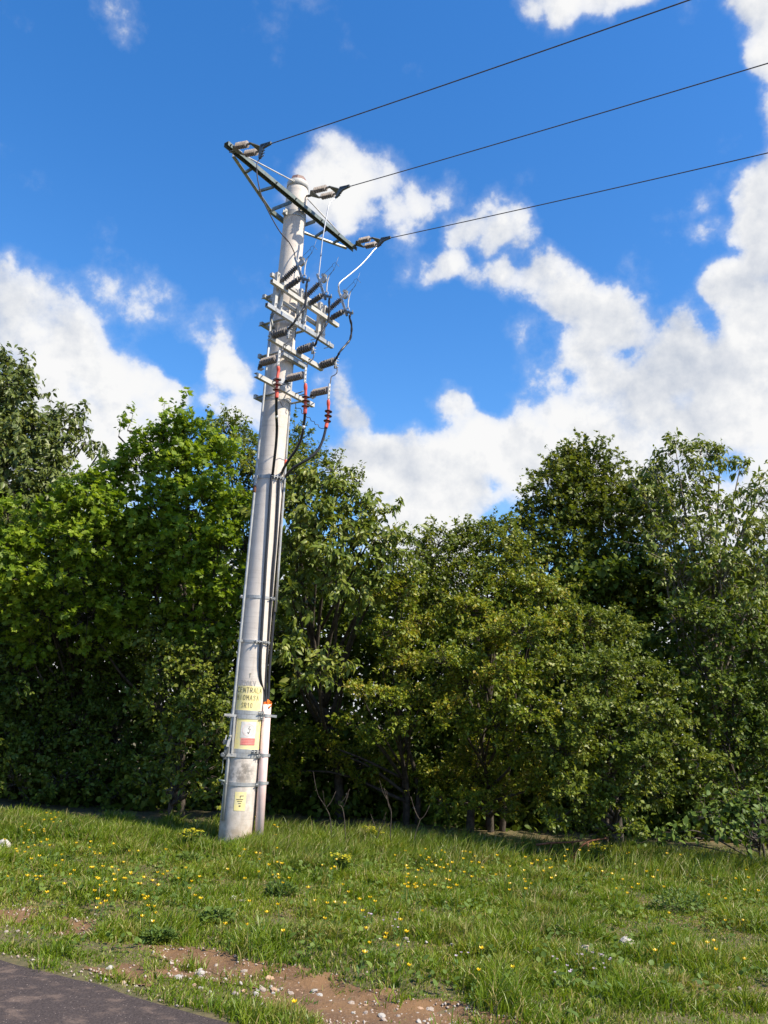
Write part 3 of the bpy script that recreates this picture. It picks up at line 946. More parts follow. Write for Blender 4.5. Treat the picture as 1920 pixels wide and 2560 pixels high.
plant_tree('cherry_tree', 'tall open cherry tree with pale branches at the right edge', 'tree', (5.6, 15.2),
           [(1690, 1130, 14.8, 55), (1750, 1135, 14.8, 55), (1800, 1150, 14.8, 50), (1640, 1190, 14.9, 60), (1720, 1210, 14.7, 70), (1850, 1170, 14.6, 32), (1620, 1260, 14.8, 60), (1700, 1290, 14.6, 75),
            (1790, 1270, 14.6, 70), (1880, 1260, 14.4, 60), (1930, 1210, 14.4, 50), (1650, 1360, 14.5, 75), (1750, 1370, 14.3, 80), (1850, 1350, 14.3, 75), (1940, 1330, 14.3, 80), (1700, 1450, 14.3, 85),
            (1800, 1450, 14.1, 85), (1900, 1440, 14.1, 90), (1860, 1540, 13.9, 90), (1950, 1540, 13.9, 90)],
           'cherry', .85, bark='bark_pale', trunk_r=.09, stems=2, spikes=[(1670, 1100, 14.8, 40), (1745, 1098, 14.8, 45), (1790, 1105, 14.8, 45), (1870, 1140, 14.6, 40), (1575, 1170, 14.9, 50)], group=G, size=.108)
# ---- hawthorns in front
plant_tree('hawthorn_bush', 'hawthorn bush with flat yellow-green tiers, nearest the pole', 'bush', (.7, 14.7),
           [(960, 1590, 12.83, 70, .55), (1060, 1570, 13.12, 74, .6), (900, 1730, 12.10, 51, .5), (960, 1745, 12.30, 60, .5), (1040, 1740, 12.70, 70, .55), (1120, 1660, 12.38, 74, .6), (1010, 1660, 12.77, 70, .55),
            (860, 1800, 13.07, 46, .5), (930, 1835, 12.55, 56, .5), (1020, 1820, 12.65, 60, .5), (800, 1870, 14.03, 70, 0.63), (890, 1920, 14.43, 70, 0.79), (980, 1930, 14.72, 74, 0.67), (740, 1840, 13.90, 65, 0.55), (700, 1930, 14.30, 65, 0.71), (1060, 1950, 14.70, 74, 0.59),
            (1000, 1480, 12.78, 65, 0.75)],
           'haw', .95, stems=3, trunk_r=.05, group=G)
plant_tree('hawthorn_bush', 'tallest yellow-green hawthorn bush in the middle of the hedge', 'bush', (2.0, 14.6),
           [(1170, 1530, 13.07, 79, 0.63), (1260, 1500, 13.38, 79, 0.79), (1350, 1490, 13.05, 79, 0.67), (1200, 1610, 12.85, 84, 0.55), (1300, 1590, 12.22, 84, 0.71), (1400, 1580, 12.73, 79, 0.59), (1180, 1710, 12.62, 79, 0.75), (1280, 1700, 12.00, 88, 0.63), (1130, 1790, 12.40, 70, 0.79),
            (1230, 1810, 12.50, 79, 0.67), (1330, 1790, 11.88, 79, 0.55), (1190, 1900, 13.97, 70, 0.71), (1290, 1885, 12.97, 60, 0.59), (1240, 1970, 14.05, 74, 0.75), (1130, 1950, 14.45, 70, 0.63), (1340, 1970, 13.03, 65, 0.79), (1180, 2010, 13.12, 51, 0.67), (1260, 2030, 13.22, 51, 0.55), (1110, 2010, 13.20, 51, 0.71)],
           'haw', .95, stems=3, trunk_r=.055, group=G)
plant_tree('hawthorn_bush', 'wide hawthorn bush bulging out towards the grass on the right', 'bush', (3.4, 13.0),
           [(1450, 1560, 12.90, 84, 0.59), (1540, 1600, 13.10, 79, 0.75), (1400, 1680, 12.18, 88, 0.63), (1500, 1690, 12.38, 88, 0.79), (1600, 1700, 12.88, 79, 0.67), (1450, 1790, 11.85, 88, 0.55), (1550, 1800, 12.15, 88, 0.71), (1650, 1800, 11.82, 79, 0.59), (1400, 1880, 11.83, 84, 0.75),
            (1500, 1900, 12.03, 88, 0.63), (1600, 1900, 11.60, 84, 0.79), (1700, 1870, 12.10, 65, 0.67), (1760, 1900, 12.30, 51, .6), (1430, 1980, 11.68, 74, 0.71), (1530, 2000, 11.88, 79, 0.59), (1630, 1980, 12.28, 70, 0.75), (1390, 2050, 11.65, 51, 0.63), (1480, 2070, 11.85, 51, 0.79), (1580, 2070, 11.43, 51, 0.67),
            (1690, 1720, 12.53, 56, 0.55)],
           'haw', .95, stems=4, trunk_r=.055, group=G, mat='haw_green', size=.06)
plant_tree('hazel_bush', 'deeply shaded tall bush at the right edge behind the brambles', 'bush', (6.0, 14.2),
           [(1700, 1560, 13.8, 85), (1790, 1580, 13.7, 85), (1880, 1640, 13.7, 95), (1760, 1680, 13.6, 80), (1830, 1760, 13.6, 95), (1930, 1780, 13.6, 100), (1840, 1880, 13.5, 90), (1930, 1900, 13.4, 100), (1760, 1960, 13.4, 80), (1850, 2000, 13.2, 80)],
           'shrub', .8, stems=3, trunk_r=.045, group=G)
plant_tree('bramble_bush', 'low broad-leaved bramble thicket at the right foot of the hedge', 'bush', (5.0, 12.2),
           [(1760, 2030, 12.0, 60, .8), (1840, 2020, 11.9, 65, .8), (1910, 2040, 11.8, 65, .8), (1690, 2080, 11.8, 45, .8), (1800, 2085, 11.6, 50, .8), (1880, 2100, 11.5, 50, .8), (1960, 2090, 11.6, 60, .8), (1630, 2095, 11.7, 35, .8)],
           'bramble', 1.2, stems=4, trunk_r=.02, group=G)

# dense shaded scrub closing the hedge from behind
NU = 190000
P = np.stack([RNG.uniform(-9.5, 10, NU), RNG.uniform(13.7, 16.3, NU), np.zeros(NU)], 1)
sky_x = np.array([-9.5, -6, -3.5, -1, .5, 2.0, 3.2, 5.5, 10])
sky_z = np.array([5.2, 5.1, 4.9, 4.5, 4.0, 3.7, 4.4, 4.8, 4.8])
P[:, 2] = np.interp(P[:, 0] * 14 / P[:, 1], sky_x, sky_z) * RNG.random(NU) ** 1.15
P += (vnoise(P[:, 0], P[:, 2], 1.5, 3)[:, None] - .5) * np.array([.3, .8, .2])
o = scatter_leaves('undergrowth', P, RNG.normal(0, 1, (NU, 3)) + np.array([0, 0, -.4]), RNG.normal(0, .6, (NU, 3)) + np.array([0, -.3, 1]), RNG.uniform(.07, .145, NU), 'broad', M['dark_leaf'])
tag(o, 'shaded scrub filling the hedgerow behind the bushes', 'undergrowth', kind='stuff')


# ------------------------------------------------------------------ grass
def grass(name, x, y, h, w, mat, lean=.5, wind=(.35, .1)):
    k = len(x)
    z = height(x, y) - .01
    a = RNG.uniform(0, 2 * pi, k)
    ln = RNG.uniform(.1, 1.0, k) * lean
    dxy = np.stack([np.cos(a) * ln + wind[0] * RNG.uniform(.2, 1, k), np.sin(a) * ln + wind[1] * RNG.uniform(.2, 1, k)], 1) * h[:, None]
    b = RNG.uniform(0, pi, k)
    sx = np.stack([np.cos(b), np.sin(b), np.zeros(k)], 1) * (w / 2)[:, None]
    V = []
    for t, ww in ((0, 1.0), (.4, .85), (.75, .55)):
        c = np.stack([x + dxy[:, 0] * t * t, y + dxy[:, 1] * t * t, z + h * t * (1 - .25 * t * ln)], 1)
        V += [c - sx * ww, c + sx * ww]
    V.append(np.stack([x + dxy[:, 0], y + dxy[:, 1], z + h * (1 - .3 * ln)], 1))
    V = np.stack(V, 1).reshape(-1, 3)
    i = (np.arange(k) * 7)[:, None]
    quads = np.concatenate([i + np.array([[0, 1, 3, 2]]), i + np.array([[2, 3, 5, 4]])])
    tris = i + np.array([[4, 5, 6]])
    o = raw_mesh(name, V, [quads, tris], mat)
    return o


def meadow_points(n, y0, y1):
    y = np.sqrt(RNG.uniform(y0 * y0, y1 * y1, n)) if y0 > 0 else RNG.uniform(y0, y1, n)
    x = RNG.uniform(-.62, .62, n) * y + RNG.uniform(-1.0, 1.0, n)
    return x, y


x, y = meadow_points(520000, 3.6, 12.0)
n_ = road_n(x, y)
ds = dirt_sd(x, y)
tuft = fnoise(x, y, 3.2, 21, 4)
p_keep = sstep(-.07, .03, n_ + (fnoise(x, y, 4.5, 95, 3) - .5) * .16) * (1 - .97 * sstep(-.10, .06, ds) * (1 - .6 * sstep(.50, .62, fnoise(x, y, 4.0, 91, 3)))) * (.55 + .45 * sstep(.30, .5, tuft)) * (1 - .35 * sstep(9, 12, y))
keep = RNG.random(len(x)) < p_keep
x, y, tuft = x[keep], y[keep], tuft[keep]
clump = fnoise(x, y, 1.3, 31, 3)
h = (.030 + .105 * sstep(.46, .74, tuft) + .035 * sstep(.45, .7, clump)) * RNG.uniform(.5, 1.35, len(x)) * (1 + .25 * sstep(8.0, 10.5, y))
h *= .7 + .3 * sstep(.1, 1.6, road_n(x, y))
o = grass('grass', x, y, h, .0045 + .0035 * RNG.random(len(x)) + .0004 * y, M['grass'], 1.0, (.15, .0))
tag(o, 'short sunlit meadow grass between the road and the hedge', 'grass', kind='stuff')
# tall grass along the foot of the hedge and round the pole
x, y = meadow_points(80000, 9.2, 11.7)
edge = 10.25 + .2 * np.sin(x * 1.1) + (fnoise(x, y, 1.4, 41, 3) - .5) * 1.6
keep = RNG.random(len(x)) < (.05 + .95 * sstep(-.4, .5, y - edge)) * (.4 + .6 * sstep(.35, .55, fnoise(x, y, 2.6, 44, 3)))
x, y = x[keep], y[keep]
h = RNG.uniform(.10, .31, len(x)) * (.6 + .7 * fnoise(x, y, 1.8, 47, 3))
pole_xy = at_z(587, 2112, 0)
dpole = np.hypot(x - pole_xy[0], y - pole_xy[1])
front = (y < pole_xy[1] + .1) & (dpole < .6)
h = np.where(front, h * .5, h) * (1 - .35 * sstep(-1.9, -2.6, x))
sel = dpole > .235
o = grass('tall_grass', x[sel], y[sel], h[sel], .006 + .005 * RNG.random(sel.sum()), M['tall_grass'], .8, (.4, -.05))
tag(o, 'tall seeding grass along the foot of the hedge', 'tall grass', kind='stuff')

# clover and broad-leaved weeds low in the sward
x, y = meadow_points(16000, 3.8, 12.0)
wn = fnoise(x, y, 1.7, 61, 4)
keep = (road_n(x, y) > .25) & (dirt_sd(x, y) < -.05) & (wn > .50)
x, y = x[keep], y[keep]
Pw = np.stack([x, y, height(x, y) + RNG.uniform(.015, .10, len(x))], 1)
a = RNG.uniform(0, 2 * pi, len(x))
o = scatter_leaves('meadow_weeds', Pw, np.stack([np.cos(a), np.sin(a), RNG.uniform(.1, .9, len(x))], 1), np.array([0, 0, 1.0]) + RNG.normal(0, .3, (len(x), 3)),
                   RNG.uniform(.025, .06, len(x)), 'broad', M['bramble'])
tag(o, 'broad-leaved weeds growing low among the meadow grass', 'weeds', kind='stuff')

# ------------------------------------------------------------------ concrete pole and its fittings
AX, AY = float(pole_xy[0]), float(pole_xy[1])
A0 = np.array([AX, AY, 0.0])
_a = radians(55)
CD = np.array([cos(_a), sin(_a), 0])          # along the crossarm
WD = np.array([sin(_a), -cos(_a), 0])         # along the line, towards the road
ZD = np.array([0, 0, 1.0])


def L3(c, w, z):
    return A0 + CD * c + WD * w + ZD * z


def on_w(px, py, w):
    d = ray(px, py)
    return EYE + d * (((A0 + WD * w - EYE) @ WD) / (d @ WD))


def on_c(px, py, c):
    d = ray(px, py)
    return EYE + d * (((A0 + CD * c - EYE) @ CD) / (d @ CD))


def z1(x, y): return (520 + x / 3.606, 340 + y / 3.606)
def z2(x, y): return (620 + x / 4.88, 580 + y / 4.88)
def z3(x, y): return (600 + x / 5.53, 800 + y / 5.53)
def z4(x, y): return (560 + x / 7.375, 1150 + y / 7.375)
def z5(x, y): return (540 + x / 7.9, 1640 + y / 7.9)
def z6(x, y): return (520 + x / 7.54, 1860 + y / 7.54)


POLE_H = 9.27


def pole_r(z):
    return .2105 - .0058 * z


TH_CAM = math.atan2(-AY, -AX)                  # direction from the pole to the camera


def cyl(th, z, dr=0.0):
    r = pole_r(z) + dr
    return np.array([AX + r * cos(th), AY + r * sin(th), z])


def cyl_px(px, py, dr=0.0):
    """(angle, z) of the pole surface under a pixel"""
    d = ray(px, py)
    t = 8.0
    z = 1.0
    for _ in range(12):
        r = pole_r(z) + dr
        ex, ey = EYE[0] - AX, EYE[1] - AY
        a = d[0] ** 2 + d[1] ** 2
        b = 2 * (ex * d[0] + ey * d[1])
        c = ex * ex + ey * ey - r * r
        disc = max(0.0, b * b - 4 * a * c)
        t = (-b - sqrt(disc)) / (2 * a)
        z = EYE[2] + d[2] * t
    p = EYE + d * t
    return math.atan2(p[1] - AY, p[0] - AX), z


pole = thing('utility_pole', (AX, AY, 0), 'tall round concrete power pole standing in the grass before the hedge', 'utility pole')
mb = MB()
mb.lathe((AX, AY, -.3), (AX, AY, 1), [(zz, pole_r(zz - .3)) for zz in np.linspace(0, POLE_H + .3, 60)], 48)
mb.build('shaft', M['concrete'], pole)
mb = MB()
mb.lathe((AX, AY, POLE_H - .10), (AX, AY, POLE_H), [(0, pole_r(9.26) + .006), (.10, pole_r(9.3) + .006), (.11, pole_r(9.3) - .004)], 32)
mb.build('top_collar', M['galv_pale'], pole)
mb = MB()
mb.lathe((AX, AY, POLE_H + .011), (AX, AY, POLE_H + 1), [(0, .14), (.085, .11), (.10, .03)], 8, smooth=False)
mb.build('cap', M['cap'], pole)


def sector(mbx, th0, th1, za, zb, dr, n=14, nz=4, mi=0):
    vs = []
    for j in range(nz + 1):
        z = za + (zb - za) * j / nz
        for i in range(n + 1):
            vs.append(cyl(th0 + (th1 - th0) * i / n, z, dr))
    fs = [[j * (n + 1) + i, j * (n + 1) + i + 1, (j + 1) * (n + 1) + i + 1, (j + 1) * (n + 1) + i] for j in range(nz) for i in range(n)]
    if th1 < th0:
        fs = [f[::-1] for f in fs]
    mbx.add(vs, fs, True, mi)


def band(zc, hh, mat='galv', lugs=()):
    m_ = MB()
    m_.lathe((AX, AY, zc - hh / 2), (AX, AY, zc + hh), [(0, pole_r(zc) + .001), (0, pole_r(zc) + .007), (hh, pole_r(zc) + .006), (hh, pole_r(zc) + .001)], 40, smooth=False)
    for th in lugs:
        t = TH_CAM + th
        e = np.array([cos(t), sin(t), 0])
        s_ = np.array([-sin(t), cos(t), 0])
        for sg in (-1, 1):
            m_.box(cyl(t, zc, .028) + s_ * sg * .022, e * .022, s_ * .005, ZD * hh * .48)
        m_.tube([cyl(t, zc, .035) - s_ * .06, cyl(t, zc, .035) + s_ * .06], .007, 6)
    return m_.build('clamp_band', M[mat], pole)


BANDS = []
for bx_, by_, hh, lg in ((667, 1190.5, .05, (-1.15, .35, .75)), (636, 1491, .04, (-1.3, .95)), (630, 1603, .035, (-.95, .2, .75)), (616, 1780.5, .045, (.85,)), (612, 1791.5, .055, (-1.25, 1.0)),
                         (606, 1877.5, .045, (.62,)), (603, 1888.5, .055, (-1.3, .95)), (600, 1961, .042, (-1.0, 1.1))):
    BANDS.append((cyl_px(bx_, by_)[1], hh, lg))
for zc, hh, lg in [(8.70, .09, (-.9,)), (6.05, .07, ()), (5.80, .05, ())] + BANDS:
    band(zc, hh, 'galv', lg)

# painted panels: corners read off the pole surface
def panel(px0, px1, py0, py1, name, mat, dr=.0025, xm=None):
    ym = (py0 + py1) / 2
    ta, _ = cyl_px(px0, ym)
    tb, _ = cyl_px(px1, ym)
    tm, zt = cyl_px((px0 + px1) / 2, py0)
    _, zb = cyl_px((px0 + px1) / 2, py1)
    m_ = MB()
    sector(m_, ta, tb, zb, zt, dr, 16, 6)
    return m_.build(name, M[mat], pole), (ta, tb, zb, zt)


STROKES = {
    'A': [[(0, 0), (.5, 1), (1, 0)], [(.2, .35), (.8, .35)]], 'B': [[(0, 0), (0, 1), (.8, .92), (.8, .58), (.05, .52)], [(.4, .52), (1, .4), (.9, .06), (0, 0)]],
    'C': [[(1, .85), (.6, 1), (.1, .8), (0, .5), (.1, .2), (.6, 0), (1, .12)]], 'E': [[(1, 1), (0, 1), (0, 0), (1, 0)], [(.1, .52), (.8, .52)]],
    'I': [[(.5, 0), (.5, 1)]], 'K': [[(0, 0), (0, 1)], [(1, 1), (.1, .48), (1, 0)]], 'L': [[(0, 1), (0, 0), (1, 0)]],
    'M': [[(0, 0), (0, 1), (.5, .4), (1, 1), (1, 0)]], 'N': [[(0, 0), (0, 1), (1, 0), (1, 1)]], 'O': [[(.5, 1), (.05, .8), (.05, .2), (.5, 0), (.95, .2), (.95, .8), (.5, 1)]],
    'R': [[(0, 0), (0, 1), (.9, .92), (.9, .55), (.05, .48)], [(.4, .48), (1, 0)]], 'S': [[(1, .85), (.5, 1), (.05, .78), (.9, .3), (.5, 0), (0, .14)]],
    'T': [[(0, 1), (1, 1)], [(.5, .92), (.5, 0)]], 'V': [[(0, 1), (.5, 0), (1, 1)]], '0': [[(.5, 1), (.08, .8), (.08, .2), (.5, 0), (.92, .2), (.92, .8), (.5, 1)]],
    '1': [[(.2, .8), (.6, 1), (.6, 0)]], '2': [[(0, .8), (.4, 1), (.95, .8), (.8, .5), (0, 0), (1, 0)]],
}


def stroke_on_pole(mbx, pts, wd, dr):
    """flat painted stroke on the pole; pts (angle, z)"""
    for (t0, za), (t1, zb) in zip(pts[:-1], pts[1:]):
        zm = (za + zb) / 2
        r = pole_r(zm)
        du, dz = (t1 - t0) * r, zb - za
        L = math.hypot(du, dz) + 1e-9
        ou, oz = -dz / L * wd / 2, du / L * wd / 2
        ex, ez = du / L * wd * .3, dz / L * wd * .3
        n = max(1, int(abs(t1 - t0) / .06))
        lo, hi = [], []
        for i in range(n + 1):
            k = i / n
            tt, zz = t0 + (t1 - t0) * k, za + dz * k
            e = -1 if i == 0 else (1 if i == n else 0)
            lo.append(cyl(tt + (ou + e * ex) / r, zz + oz + e * ez, dr))
            hi.append(cyl(tt + (-ou + e * ex) / r, zz - oz + e * ez, dr))
        k = n + 1
        mbx.add(lo + hi, [[i, i + 1, k + i + 1, k + i] for i in range(n)], False)


def word(txt, px0, px1, py0, py1, mat, wd=.011, dr=.0045, name='lettering'):
    """letters spread between two pixels of the pole surface"""
    ym = (py0 + py1) / 2
    ta, _ = cyl_px(px0, ym)
    tb, _ = cyl_px(px1, ym)
    _, zt = cyl_px((px0 + px1) / 2, py0)
    _, zb = cyl_px((px0 + px1) / 2, py1)
    m_ = MB()
    k = len(txt)
    step = (tb - ta) / k
    for i, ch in enumerate(txt):
        if ch == ' ':
            continue
        for j, st in enumerate(STROKES[ch]):
            stroke_on_pole(m_, [(ta + step * (i + .14 + .62 * u), zb + (zt - zb) * v) for u, v in st], wd, dr + .0002 * j)
    return m_.build(name, M[mat], pole)


panel(*[540 + q / 7.9 for q in (415, 893)], 1640 + 592 / 7.9, 1640 + 1085 / 7.9, 'yellow_panel', 'yellow')
panel(*[540 + q / 7.9 for q in (388, 885)], 1640 + 1238 / 7.9, 1640 + 1855 / 7.9, 'yellow_panel', 'yellow')
panel(*[520 + q / 7.54 for q in (498, 708)], 1860 + 905 / 7.54, 1860 + 1260 / 7.54, 'yellow_panel', 'yellow')


def w5(txt, a, b, c, d, mat, wd=.011, **k):
    word(txt, 540 + a / 7.9, 540 + b / 7.9, 1640 + c / 7.9, 1640 + d / 7.9, mat, wd, **k)


w5('T', 650, 705, 345, 420, 'stencil', .006)
w5('R20KV', 490, 800, 482, 585, 'stencil_faded', .006)
w5('CENTRALA', 432, 905, 625, 722, 'stencil', .0075)
w5('BIOMASA', 420, 850, 775, 868, 'stencil', .007)
w5('SR10', 500, 730, 925, 1020, 'stencil_worn', .0065)
# earth symbol
m_ = MB()


def u6(x, y):
    return cyl_px(520 + x / 7.54, 1860 + y / 7.54)


for seg in ([(672, 978), (610, 978), (610, 1020)], [(540, 1045), (662, 1045)], [(555, 1080), (640, 1080)], [(575, 1120), (622, 1120)], [(588, 1168), (606, 1168)]):
    stroke_on_pole(m_, [u6(*q) for q in seg], .0075 if seg[0][1] != 1168 else .017, .0045)
m_.build('earth_symbol', M['stencil'], pole)
# danger sticker: white field, faded ring, bolt, red text block
sg, (ta, tb, zb, zt) = panel(*[540 + q / 7.9 for q in (492, 782)], 1640 + 1300 / 7.9, 1640 + 1622 / 7.9, 'warning_sticker', 'sign_white', .0045)
tc_, zc_ = (ta + tb) / 2, (za_ := (zb + zt) / 2)
rad = .072
m_ = MB()
ring = [(tc_ + rad * cos(q) / pole_r(zc_), zc_ + rad * sin(q)) for q in np.linspace(0, 2 * pi, 29)]
stroke_on_pole(m_, ring, .007, .006)
m_.build('sticker_ring', M['sign_pink'], pole)
m_ = MB()
sgn = 1 if tb > ta else -1


def sp(u, v):
    return (tc_ + sgn * u / pole_r(zc_), zc_ + v)


stroke_on_pole(m_, [sp(.012, .045), sp(-.004, .012), sp(.020, .012), sp(.002, -.040)], .0055, .0065)
stroke_on_pole(m_, [sp(-.010, -.026), sp(.002, -.044), sp(.012, -.024)], .006, .0067)
m_.build('lightning_bolt', M['sign_ink'], pole)
sg2, (ta2, tb2, zb2, zt2) = panel(*[540 + q / 7.9 for q in (486, 765)], 1640 + 1625 / 7.9, 1640 + 1762 / 7.9, 'sticker_text_block', 'sign_red', .0045)
m_ = MB()
for k in range(4):
    zz = zt2 - (zt2 - zb2) * (.16 + .23 * k)
    u0 = .06
    while u0 < .9:
        u1 = min(.94, u0 + random.uniform(.05, .13))
        stroke_on_pole(m_, [(ta2 + (tb2 - ta2) * u0, zz), (ta2 + (tb2 - ta2) * u1, zz)], .006, .0062)
        u0 = u1 + .035
m_.build('sticker_print', M['sign_darkred'], pole)

# ---- crossarm -------------------------------------------------------------
zc = 8.755
arm = thing('crossarm', L3(-.2, .225, zc), 'long green-grey steel crossarm bolted across the top of the concrete pole', 'crossarm')
mb = MB()
cl, cr_ = -1.66, 1.20
wb = .225
mb.box(L3((cl + cr_) / 2, wb, zc + .031), CD * (cr_ - cl) / 2, WD * .040, ZD * .004)
for sg_ in (-1, 1):
    mb.box(L3((cl + cr_) / 2, wb + sg_ * .0362, zc + .001), CD * (cr_ - cl) / 2, WD * .0038, ZD * .0255)
mb.build('channel_beam', M['steel_dark'], arm)
for sg_, ce in ((-1, -1.45), (1, 1.08)):
    mb = MB()
    a_, b_ = L3(ce, wb - .07, zc - .02), L3(sg_ * .27, -.235, zc - .02)
    mb.bar(a_, b_, .05, .006)
    mb.bar(a_ + ZD * .026 - WD * .022, b_ + ZD * .026 - WD * .022, .006, .045)
    mb.build('brace', M['galv'], arm)
    for t in (.28, .62):
        q = a_ + (b_ - a_) * t
        mb = MB()
        cc = (q - A0) @ CD
        e_ = L3(cc - sg_ * .05 * (t > .5), wb - .058, zc)
        mb.bar(q + ZD * .002, e_, .028, .035)
        mb.build('strut', M['steel_dark'], arm)
mb = MB()
mb.bar(L3(-.285, -.235, zc - .02), L3(.285, -.235, zc - .02), .05, .06)
mb.bar(L3(-.27, -.205, zc), L3(-.27, .165, zc), .012, .06)
mb.bar(L3(.27, -.205, zc), L3(.27, .165, zc), .012, .06)
mb.build('rear_yoke', M['steel_dark'], arm)
for ce, c0, w0 in ((-1.40, -.16, .05), (1.05, .16, -.02)):
    mb = MB()
    mb.tube([L3(ce, wb - .02, zc + .052), L3(c0, w0, 9.21)], .010, 6)
    mb.bolt(L3(c0, w0, 9.21), CD * (1 if ce > 0 else -1), .022, .05)
    mb.box(L3(ce, wb - .02, zc + .065), CD * .03, WD * .02, ZD * .013)
    mb.build('tie_rod', M['galv_pale'], arm)
for cc in (-1.62, -1.55, -.72, -.3, .3, .72, 1.1, 1.16):
    mb = MB()
    mb.bolt(L3(cc, wb + .040, zc), WD, .014, .03)
    mb.build('bolt', M['fitting'], arm)

# ---- dead-end insulator strings, conductors, jumpers ----------------------
STR = [(-1.55, .20, 8.72, .79, 8.585, .762, 8.412), (.03, .165, 9.03, .83, 8.935, .735, 8.81), (1.16, .20, 8.815, .79, 8.755, .69, 8.645)]
POSW = ('on the left end of the crossarm', 'beside the pole top', 'on the right end of the crossarm')
clamp_tail, wire_from = [], []
for (c, w0, za, w1, zb, wt, zt_), pw in zip(STR, POSW):
    t = thing('insulator_string', L3(c, w0, za), 'double strain insulator string with grey sheds ' + pw, 'insulator', 'strain insulator strings')
    d = unit(L3(c, w1, zb) - L3(c, w0, za))
    nrm = np.cross(d, CD)
    LL = np.linalg.norm(L3(c, w1, zb) - L3(c, w0, za))

    def q(s_, k, L=LL, o=L3(c, w0, za), d=d):
        return o + d * s_ * L + CD * k
    mb = MB()
    mb.tube([q(-.03, 0), q(.12, 0)], .010, 6)
    mb.tube([q(.02, .02), q(.10, .02), q(.115, 0), q(.10, -.02), q(.02, -.02)], .007, 6)
    mb.build('link', M['fitting'], t)
    for (s0, s1) in ((.11, .24), (.92, .79)):
        mb = MB()
        mb.plate([q(s0, .018), q(s0, -.018), q(s1, -.105), q(s1 + (.04 if s1 > s0 else -.04), -.105), q(s1 + (.04 if s1 > s0 else -.04), .105), q(s1, .105)], nrm, .010)
        mb.build('yoke_plate', M['fitting'], t)
    for k in (-.085, .085):
        mb = MB()
        prof = [(0, .014), (.05, .014)]
        a0, a1 = .28, .75
        span = (a1 - a0) * LL
        nsh = 6
        p_ = [(0, .016), (span * .1, .016)]
        for i in range(nsh):
            s_ = span * (.13 + .74 * i / nsh)
            e_ = span * .74 / nsh
            p_ += [(s_, .013), (s_ + e_ * .32, .046), (s_ + e_ * .42, .046), (s_ + e_ * .62, .013)]
        p_ += [(span * .9, .016), (span, .016)]
        mb.lathe(q(a0, k), q(a1, k), p_, 14, smooth=False)
        mb.build('insulator_rod', M['shed_pale'], t)
    mb = MB()
    e0 = L3(c, w1 - .02, zb)
    e1 = L3(c, w1 + .14, zb - .012)
    mb.bar(e0, e1, .03, .035)
    tail = L3(c, wt, zt_)
    mb.plate([e0 - WD * .01 + ZD * .028, e1 + ZD * .014, e1 - ZD * .014, e0 + WD * .04 - ZD * .04, tail + WD * .016, tail - WD * .016, e0 - WD * .03 - ZD * .01], CD, .03)
    for k in range(4):
        mb.bolt(e0 + (tail - e0) * (.25 + .22 * k) + WD * .02, WD, .011, .05)
    mb.build('strain_clamp', M['fitting'], t)
    clamp_tail.append(tail)
    wire_from.append(e1)
WL = ('highest black conductor leaving the left end of the crossarm', 'middle black conductor leaving the pole top towards the right', 'lowest black conductor leaving the right end of the crossarm')
for (c, w0, za, w1, zb, wt, zt_), e1, lb, slope in zip(STR, wire_from, WL, (-.104, -.092, -.108)):
    mb = MB()
    pts = []
    wz = (e1 - A0) @ WD
    for i in range(60):
        s_ = 55 * (i / 59) ** 1.6
        pts.append(L3(c, wz - .10 + s_, e1[2] + slope * s_ - slope / 62 * s_ * s_))
    mb.tube(pts, .0068, 7)
    o = mb.build('overhead_wire', M['wire'], None, loc=pts[0])
    tag(o, lb, 'power line', 'overhead line conductors')

JP = [([(440, 260), (449, 400), (490, 560), (560, 710), (640, 850), (720, 950)], z1, [(398, 10), (450, 60), (510, 140), (560, 240), (578, 315)], z2, .64),
      ([(1095, 610), (1070, 720), (1048, 840), (1030, 950), (1018, 1080)], z1, [(905, 130), (888, 300), (864, 520), (862, 545)], z2, .64),
      ([(1490, 1035)], z1, [(1480, 290), (1380, 400), (1240, 520), (1140, 600), (1108, 640), (1108, 690), (1125, 775)], z2, .64)]
JL = ('dark jumper wire curving down from the left end of the crossarm', 'straight grey jumper wire dropping from the string beside the pole top', 'bright stiff jumper wire bent down from the right end of the crossarm')
for i, (pa, fa, pb, fb_, wend) in enumerate(JP):
    px = [fa(*p) for p in pa] + [fb_(*p) for p in pb]
    ws = (clamp_tail[i] - A0) @ WD
    pts = [clamp_tail[i]]
    for k, p in enumerate(px):
        w = ws + (wend - ws) * (k + 1) / len(px)
        pts.append(on_w(p[0], p[1], w))
    mb = MB()
    mb.tube(smooth_path(pts, 6), (.0075, .0085, .0115)[i], 8)
    o = mb.build('jumper_wire', M['wire'] if i == 0 else M['alu'], None, loc=pts[-1])
    tag(o, JL[i], 'jumper wire', 'jumper wires')

